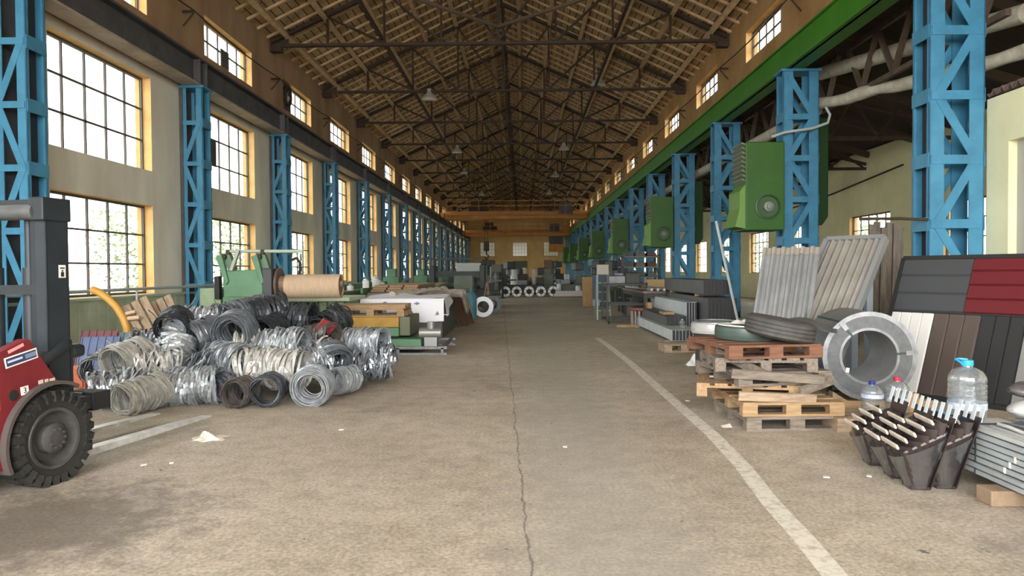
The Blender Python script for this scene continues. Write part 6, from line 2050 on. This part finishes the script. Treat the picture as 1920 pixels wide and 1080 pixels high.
t = thing('tall_stack', 'tall dark pile of sacks before the end wall', 'pile', (-1.8, 72, 0))
for k in range(6):
    MB().box((0.05 * (-1) ** k, 0, 0.2 + 0.36 * k), (0.9 - 0.05 * k, 0.7, 0.34), rz=0.1 * (-1) ** k).build('sack', mat('dark_sack', (0.12, 0.09, 0.06), 0.9), t, bevel=0.08)

for x, y, yaw, m, h, lab in ((-0.9, 49.0, 0.3, mach_dark, 2.1, 'dark drill press behind the far lathes, left of the hall centre'), (1.4, 49.5, -0.2, mach_dark, 1.7, 'short dark drill press behind the far lathes near the centre'),
                             (3.6, 49.0, 0.2, mach_olive, 2.0, 'olive drill press behind the far lathes at right'), (4.9, 40.5, 0.3, mach_dark, 2.0, 'dark drill press between the heaters and the coil row'),
                             (5.1, 48.0, 0.1, mach_teal, 1.9, 'teal drill press at the foot of the far right columns'), (-2.6, 62.0, 0.0, mach_dark, 2.4, 'tall dark drill press at the far left of the aisle'),
                             (3.2, 66.0, 0.0, mach_dark, 2.3, 'tall dark drill press at the far right of the aisle')):
    drill_machine(lab, x, y, yaw, m, h)
for x, y, yaw, m, L, lab in ((0.9, 52.5, 0.15, mach_dark, 2.6, 'dark lathe between the upright rolls and the coil row'), (4.4, 42.5, 1.4, mach_dark, 2.2, 'dark lathe right of the grey white wrapped stack'), (-3.0, 45.0, 1.4, mach_dark, 2.6, 'dark lathe left of the far drill presses'),
                             (4.6, 34.5, 1.5, mach_dark, 2.2, 'dark lathe by the right columns behind the plywood board')):
    lathe_machine(lab, x, y, yaw, m, L)
for i, (x, y, h, r, lab) in enumerate(((1.0, 45.2, 0.55, 0.16, 'small white can on the floor behind the coil row, left one'), (2.2, 45.0, 0.75, 0.14, 'small white can on the floor behind the coil row, middle one'), (3.4, 45.4, 0.6, 0.17, 'small white can on the floor behind the coil row, right one'))):
    t = thing('can', lab, 'can', (x, y, 0))
    MB().lathe([(0, 0), (r, 0), (r, h * 0.85), (r * 0.6, h * 0.95), (r * 0.6, h), (0, h)], 14).build('body', white_mat, t, smooth=True)
    MB().lathe([(0, h + 0.02), (r * 0.62, h + 0.02), (r * 0.62, h - 0.03)], 12).build('lid', steel_grey, t)

# ------------------------------------------------------------------ right middle: plywood, stepladder, work tables, rack
q = G(1100, 576)
e = Euler((math.radians(12), 0, math.radians(-35)))
tag(MB(Matrix.Translation((q.x + 0.05, q.y + 0.2, 0.62)) @ Matrix.Rotation(math.radians(-10), 4, 'X') @ Matrix.Rotation(0.25, 4, 'Z')).box((0, 0, 0), (0.42, 0.05, 1.24)).build('plywood_board', mat('rough_plywood', (0.42, 0.27, 0.13), 0.85, 0, (0.28, 0.17, 0.08), 5.0, stretch=(5, 5, 1))), 'upright brown plywood board standing at the right aisle edge', 'board')
tag(MB(Matrix.Translation((q.x + 0.55, q.y + 0.5, 0.66))).box((0, 0, 0), (0.55, 0.05, 1.3)).build('blue_board', mat('navy_board', (0.03, 0.07, 0.14), 0.5)), 'dark blue board standing behind the plywood board', 'board')
tag(MB(Matrix.Translation((q.x + 0.38, q.y - 0.1, 0.18))).box((0, 0, 0), (0.3, 0.25, 0.3)).build('white_sack', mat('blue_white_sack', (0.38, 0.43, 0.50), 0.8, 0, (0.25, 0.30, 0.38), 8.0), bevel=0.06), 'blue white sack at the foot of the plywood board', 'sack')
t = thing('step_ladder', 'grey stepladder standing open right of the plywood board', 'ladder', (2.45, 22.6, 0))
for s in (-0.2, 0.2):
    MB().bar((s, -0.25, 0), (s * 0.8, 0.1, 1.5), 0.05, 0.04).build('rail', mat('ladder_grey_green', (0.22, 0.26, 0.22), 0.5, 0.2), t)
    MB().bar((s, 0.55, 0), (s * 0.8, 0.12, 1.5), 0.04, 0.04).build('rail', mat('ladder_grey_green', (0, 0, 0)), t)
for k in range(5):
    MB().box((0, -0.25 + 0.07 * (k + 1), 0.28 * (k + 1)), (0.38, 0.1, 0.03)).build('step', mat('ladder_grey_green', (0, 0, 0)), t)
MB().box((0, 0.1, 1.52), (0.34, 0.26, 0.3)).build('top_tray', mat('beige_box_paint', (0.38, 0.36, 0.30), 0.6), t)
t = thing('steel_frame_cart', 'dark steel frame cart at the right aisle edge', 'cart', (2.8, 20.6, 0))
fr = MB()
for x in (-0.45, 0.65):
    for y in (0, 1.2):
        MB().bar((x, y, 0.06), (x, y, 1.15), 0.05, 0.05).build('post', mach_dark, t)
for z in (0.12, 0.55, 1.1):
    fr.bar((-0.45, 0, z), (0.65, 0, z), 0.05, 0.05).bar((-0.45, 1.2, z), (0.65, 1.2, z), 0.05, 0.05).bar((-0.45, 0, z), (-0.45, 1.2, z), 0.05, 0.05).bar((0.65, 0, z), (0.65, 1.2, z), 0.05, 0.05)
fr.build('cross_bars', mach_dark, t)
MB().bx(-0.45, 0.65, 0, 1.2, 1.08, 1.12).build('deck', mach_olive, t)
for x in (-0.4, 0.6):
    MB().cyl((x - 0.02, 0.05, 0.05), (x + 0.02, 0.05, 0.05), 0.05, 12).build('caster', black, t)
for i, (x, y, sx, sz, m, lab) in enumerate(((2.7, 21.2, 0.5, 0.22, steel_grey, 'grey vise block on the steel frame cart'), (3.1, 21.0, 0.4, 0.30, mach_dark, 'dark box on the steel frame cart'))):
    tag(MB().box((0, 0, sz / 2), (sx, 0.4, sz)).box((0.05, 0, sz + 0.04), (sx * 0.5, 0.25, 0.08)).build('parts_box', m, loc=(x, y, 1.12), bevel=0.02), lab, 'box')
t = bench('work_table', 'dark work table with pale bars left of the panel bundles', 'table', 3.3, 4.6, 20.3, 24.6, 0.92, mat('rusty_table_top', (0.26, 0.18, 0.14), 0.7, 0, (0.17, 0.12, 0.10), 3.0), mach_dark, 3, 0.06)
MB().bx(-0.55, 0.55, 0.2, 4.0, 0.35, 0.40).build('lower_shelf', mach_dark, t)
for i in range(4):
    tag(MB().cyl((3.5 + 0.17 * i, 20.1, 0.965), (3.35 + 0.17 * i, 24.0 - 0.3 * i, 0.965), 0.04, 10).build('steel_bar', mat('pale_bar_steel', (0.46, 0.42, 0.40), 0.5, 0.3)), 'pale steel bar lying on the dark work table, %s from the aisle' % ORD[i], 'bar', 'pale bars on the dark work table')
for i in range(6):
    tag(MB().box((0, 0, 0.09), (0.4 + 0.05 * (i % 3), 0.5, 0.18)).box((0, 0, 0.2), (0.2, 0.3, 0.05)).build('parts_bin', (mach_dark, mach_olive, mat('rust_bin', (0.10, 0.055, 0.035), 0.8))[i % 3], loc=(3.7 + 0.5 * (i % 2), 20.9 + 1.2 * (i // 2), 0.40), bevel=0.01), 'bin under the dark work table, %s from the near end' % ORD[i], 'bin', 'bins under the dark work table')
t = thing('drum_stool', 'red brown round drum standing left of the pale panel bundle', 'drum', (P(1200, 590, 19.6).x, 19.6, 0))
MB().lathe([(0.0, 0.5), (0.27, 0.5), (0.28, 0.46), (0.25, 0.42), (0.0, 0.42)], 24).build('top', mat('red_brown_drum', (0.22, 0.08, 0.055), 0.6, 0, (0.14, 0.05, 0.04), 5.0), t, smooth=True)
b = MB()
for k in range(14):
    a = 2 * math.pi * k / 14
    b.bar((0.23 * math.cos(a), 0.23 * math.sin(a), 0.0), (0.24 * math.cos(a), 0.24 * math.sin(a), 0.43), 0.04, 0.02, up=(math.cos(a), math.sin(a), 0))
b.build('staves', mat('grey_brown_stave', (0.30, 0.24, 0.21), 0.7), t)
t = thing('shelf_rack', 'dark rack loaded with bars behind the work table', 'rack', (4.1, 26.0, 0))
for x in (-0.6, 0.7):
    for y in (0, 0.9):
        MB().bx(x - 0.04, x + 0.04, y - 0.04, y + 0.04, 0, 2.05).build('post', mach_dark, t)
for k in range(5):
    MB().bx(-0.64, 0.74, -0.04, 0.94, 0.5 + 0.36 * k, 0.54 + 0.36 * k).build('shelf', mat('rack_shelf', (0.16, 0.15, 0.13), 0.6, 0.2), t)
rnd = random.Random(9)
for k in range(5):
    for j in range(3):
        tag(MB().box((0, 0, 0.07), (0.26 + 0.1 * rnd.random(), 0.6, 0.10 + 0.08 * rnd.random())).box((0.02, -0.2, 0.16), (0.12, 0.2, 0.05)).build('parts_box', (mach_dark, mat('dim_grey_box', (0.08, 0.08, 0.08), 0.6), mat('rust_bin', (0, 0, 0)), mat('dull_white_box', (0.40, 0.39, 0.36), 0.7))[(k * 3 + j) % 4 if k == 4 else (k + j) % 3], loc=(3.75 + 0.4 * j, 26.4, 0.54 + 0.36 * k)),
            'parts box on the dark rack, %s shelf from the floor, %s' % (ORD[k], ('left', 'middle', 'right')[j]), 'box', 'parts boxes on the dark rack')
t = bench('work_table', 'second dark work table behind the rack on the right', 'table', 3.2, 4.8, 29.5, 34.0, 0.9, mach_olive, mach_dark, 3)
lathe_machine('olive lathe behind the dark rack on the right', 4.3, 37.0, 1.4, mach_olive, 2.4)
lathe_machine('teal lathe by the right columns behind the plywood board', 3.9, 33.2, 1.57, mach_teal, 2.0) if False else None
tag(MB().bx(3.6, 4.7, 20.2 + 5.0, 26.0 - 0.3, 0.92, 1.15).build('wooden_chest', mat('tan_chest', (0.42, 0.30, 0.15), 0.8), bevel=0.02) if False else MB().box((0, 0, 0.14), (0.6, 0.5, 0.28)).build('wooden_chest', mat('tan_chest', (0.42, 0.30, 0.15), 0.8), loc=(4.25, 23.9, 0.92), bevel=0.02), 'tan wooden chest at the rear of the dark work table', 'chest')

# far left: row of green machines under the windows
for i, (x, y, lab) in enumerate(((-5.8, 34.0, 'green lathe under the left windows, nearest of three'), (-5.6, 42.0, 'green lathe under the left windows, second of three'), (-5.6, 50.0, 'green lathe under the left windows, farthest of three'))):
    lathe_machine(lab, x, y, 1.57, mgreen, 3.0)
lathe_machine('dark lathe left of the aisle behind the shearing machine', -3.4, 39.0, 1.57, mach_dark, 3.2)

# ------------------------------------------------------------------ trees outside the left windows and in the yard
leafm = mat('bleached_leaf_green', (0.58, 0.64, 0.44), 0.6, 0, (0.44, 0.52, 0.32), 1.5)  # leaf colour bleached to imitate overexposed daylight outside
bark = mat('bark', (0.10, 0.07, 0.05), 0.9)
tree_me = None
rnd = random.Random(21)
for i, (x, y, s, lab) in enumerate(((-13.0, 17.0, 0.9, 'green tree outside the left windows, nearest'), (-12.5, 24.5, 1.0, 'green tree outside the left windows, second'), (-12.8, 33.0, 1.1, 'green tree outside the left windows, third'),
                               (-13.5, 45.0, 1.2, 'green tree outside the left windows, fourth'), (-13.0, 58.0, 1.2, 'green tree outside the left windows, fifth'), (17.0, 37.0, 1.1, 'green tree outside the side aisle windows, near'), (17.0, 55.0, 1.1, 'green tree outside the side aisle windows, far'))):
    t = thing('tree', lab, 'tree', (x, y, -0.22), i * 1.1, 'trees outside the windows')
    t.scale = (s, s, s)
    if tree_me is None:
        lf = MB()
        for k in range(1500):
            c = Vector((rnd.gauss(0, 1), rnd.gauss(0, 1), rnd.gauss(0, 0.8)))
            c = c.normalized() * (0.6 + 1.3 * rnd.random() ** 0.6)
            c = Vector((c.x, c.y, 2.7 + c.z * 1.0))
            a, b_ = rnd.random() * 6.28, rnd.random() * 3.14
            u = Vector((math.cos(a), math.sin(a), rnd.gauss(0, 0.5))).normalized() * 0.10
            w = u.cross(Vector((math.cos(b_), 0.3, math.sin(b_)))).normalized() * 0.055
            lf.add([c - u, c + w, c + u, c - w], [(0, 1, 2, 3)])
        a = lf.build('foliage', leafm, t)
        b_ = MB().tube([(0, 0, 0), (0.05, 0, 1.2), (0, 0.08, 2.4)], 0.12, 8, rr=[0.14, 0.10, 0.05]).build('trunk', bark, t)
        tree_me = (a.data, b_.data)
    else:
        link('foliage', tree_me[0], t)
        link('trunk', tree_me[1], t)
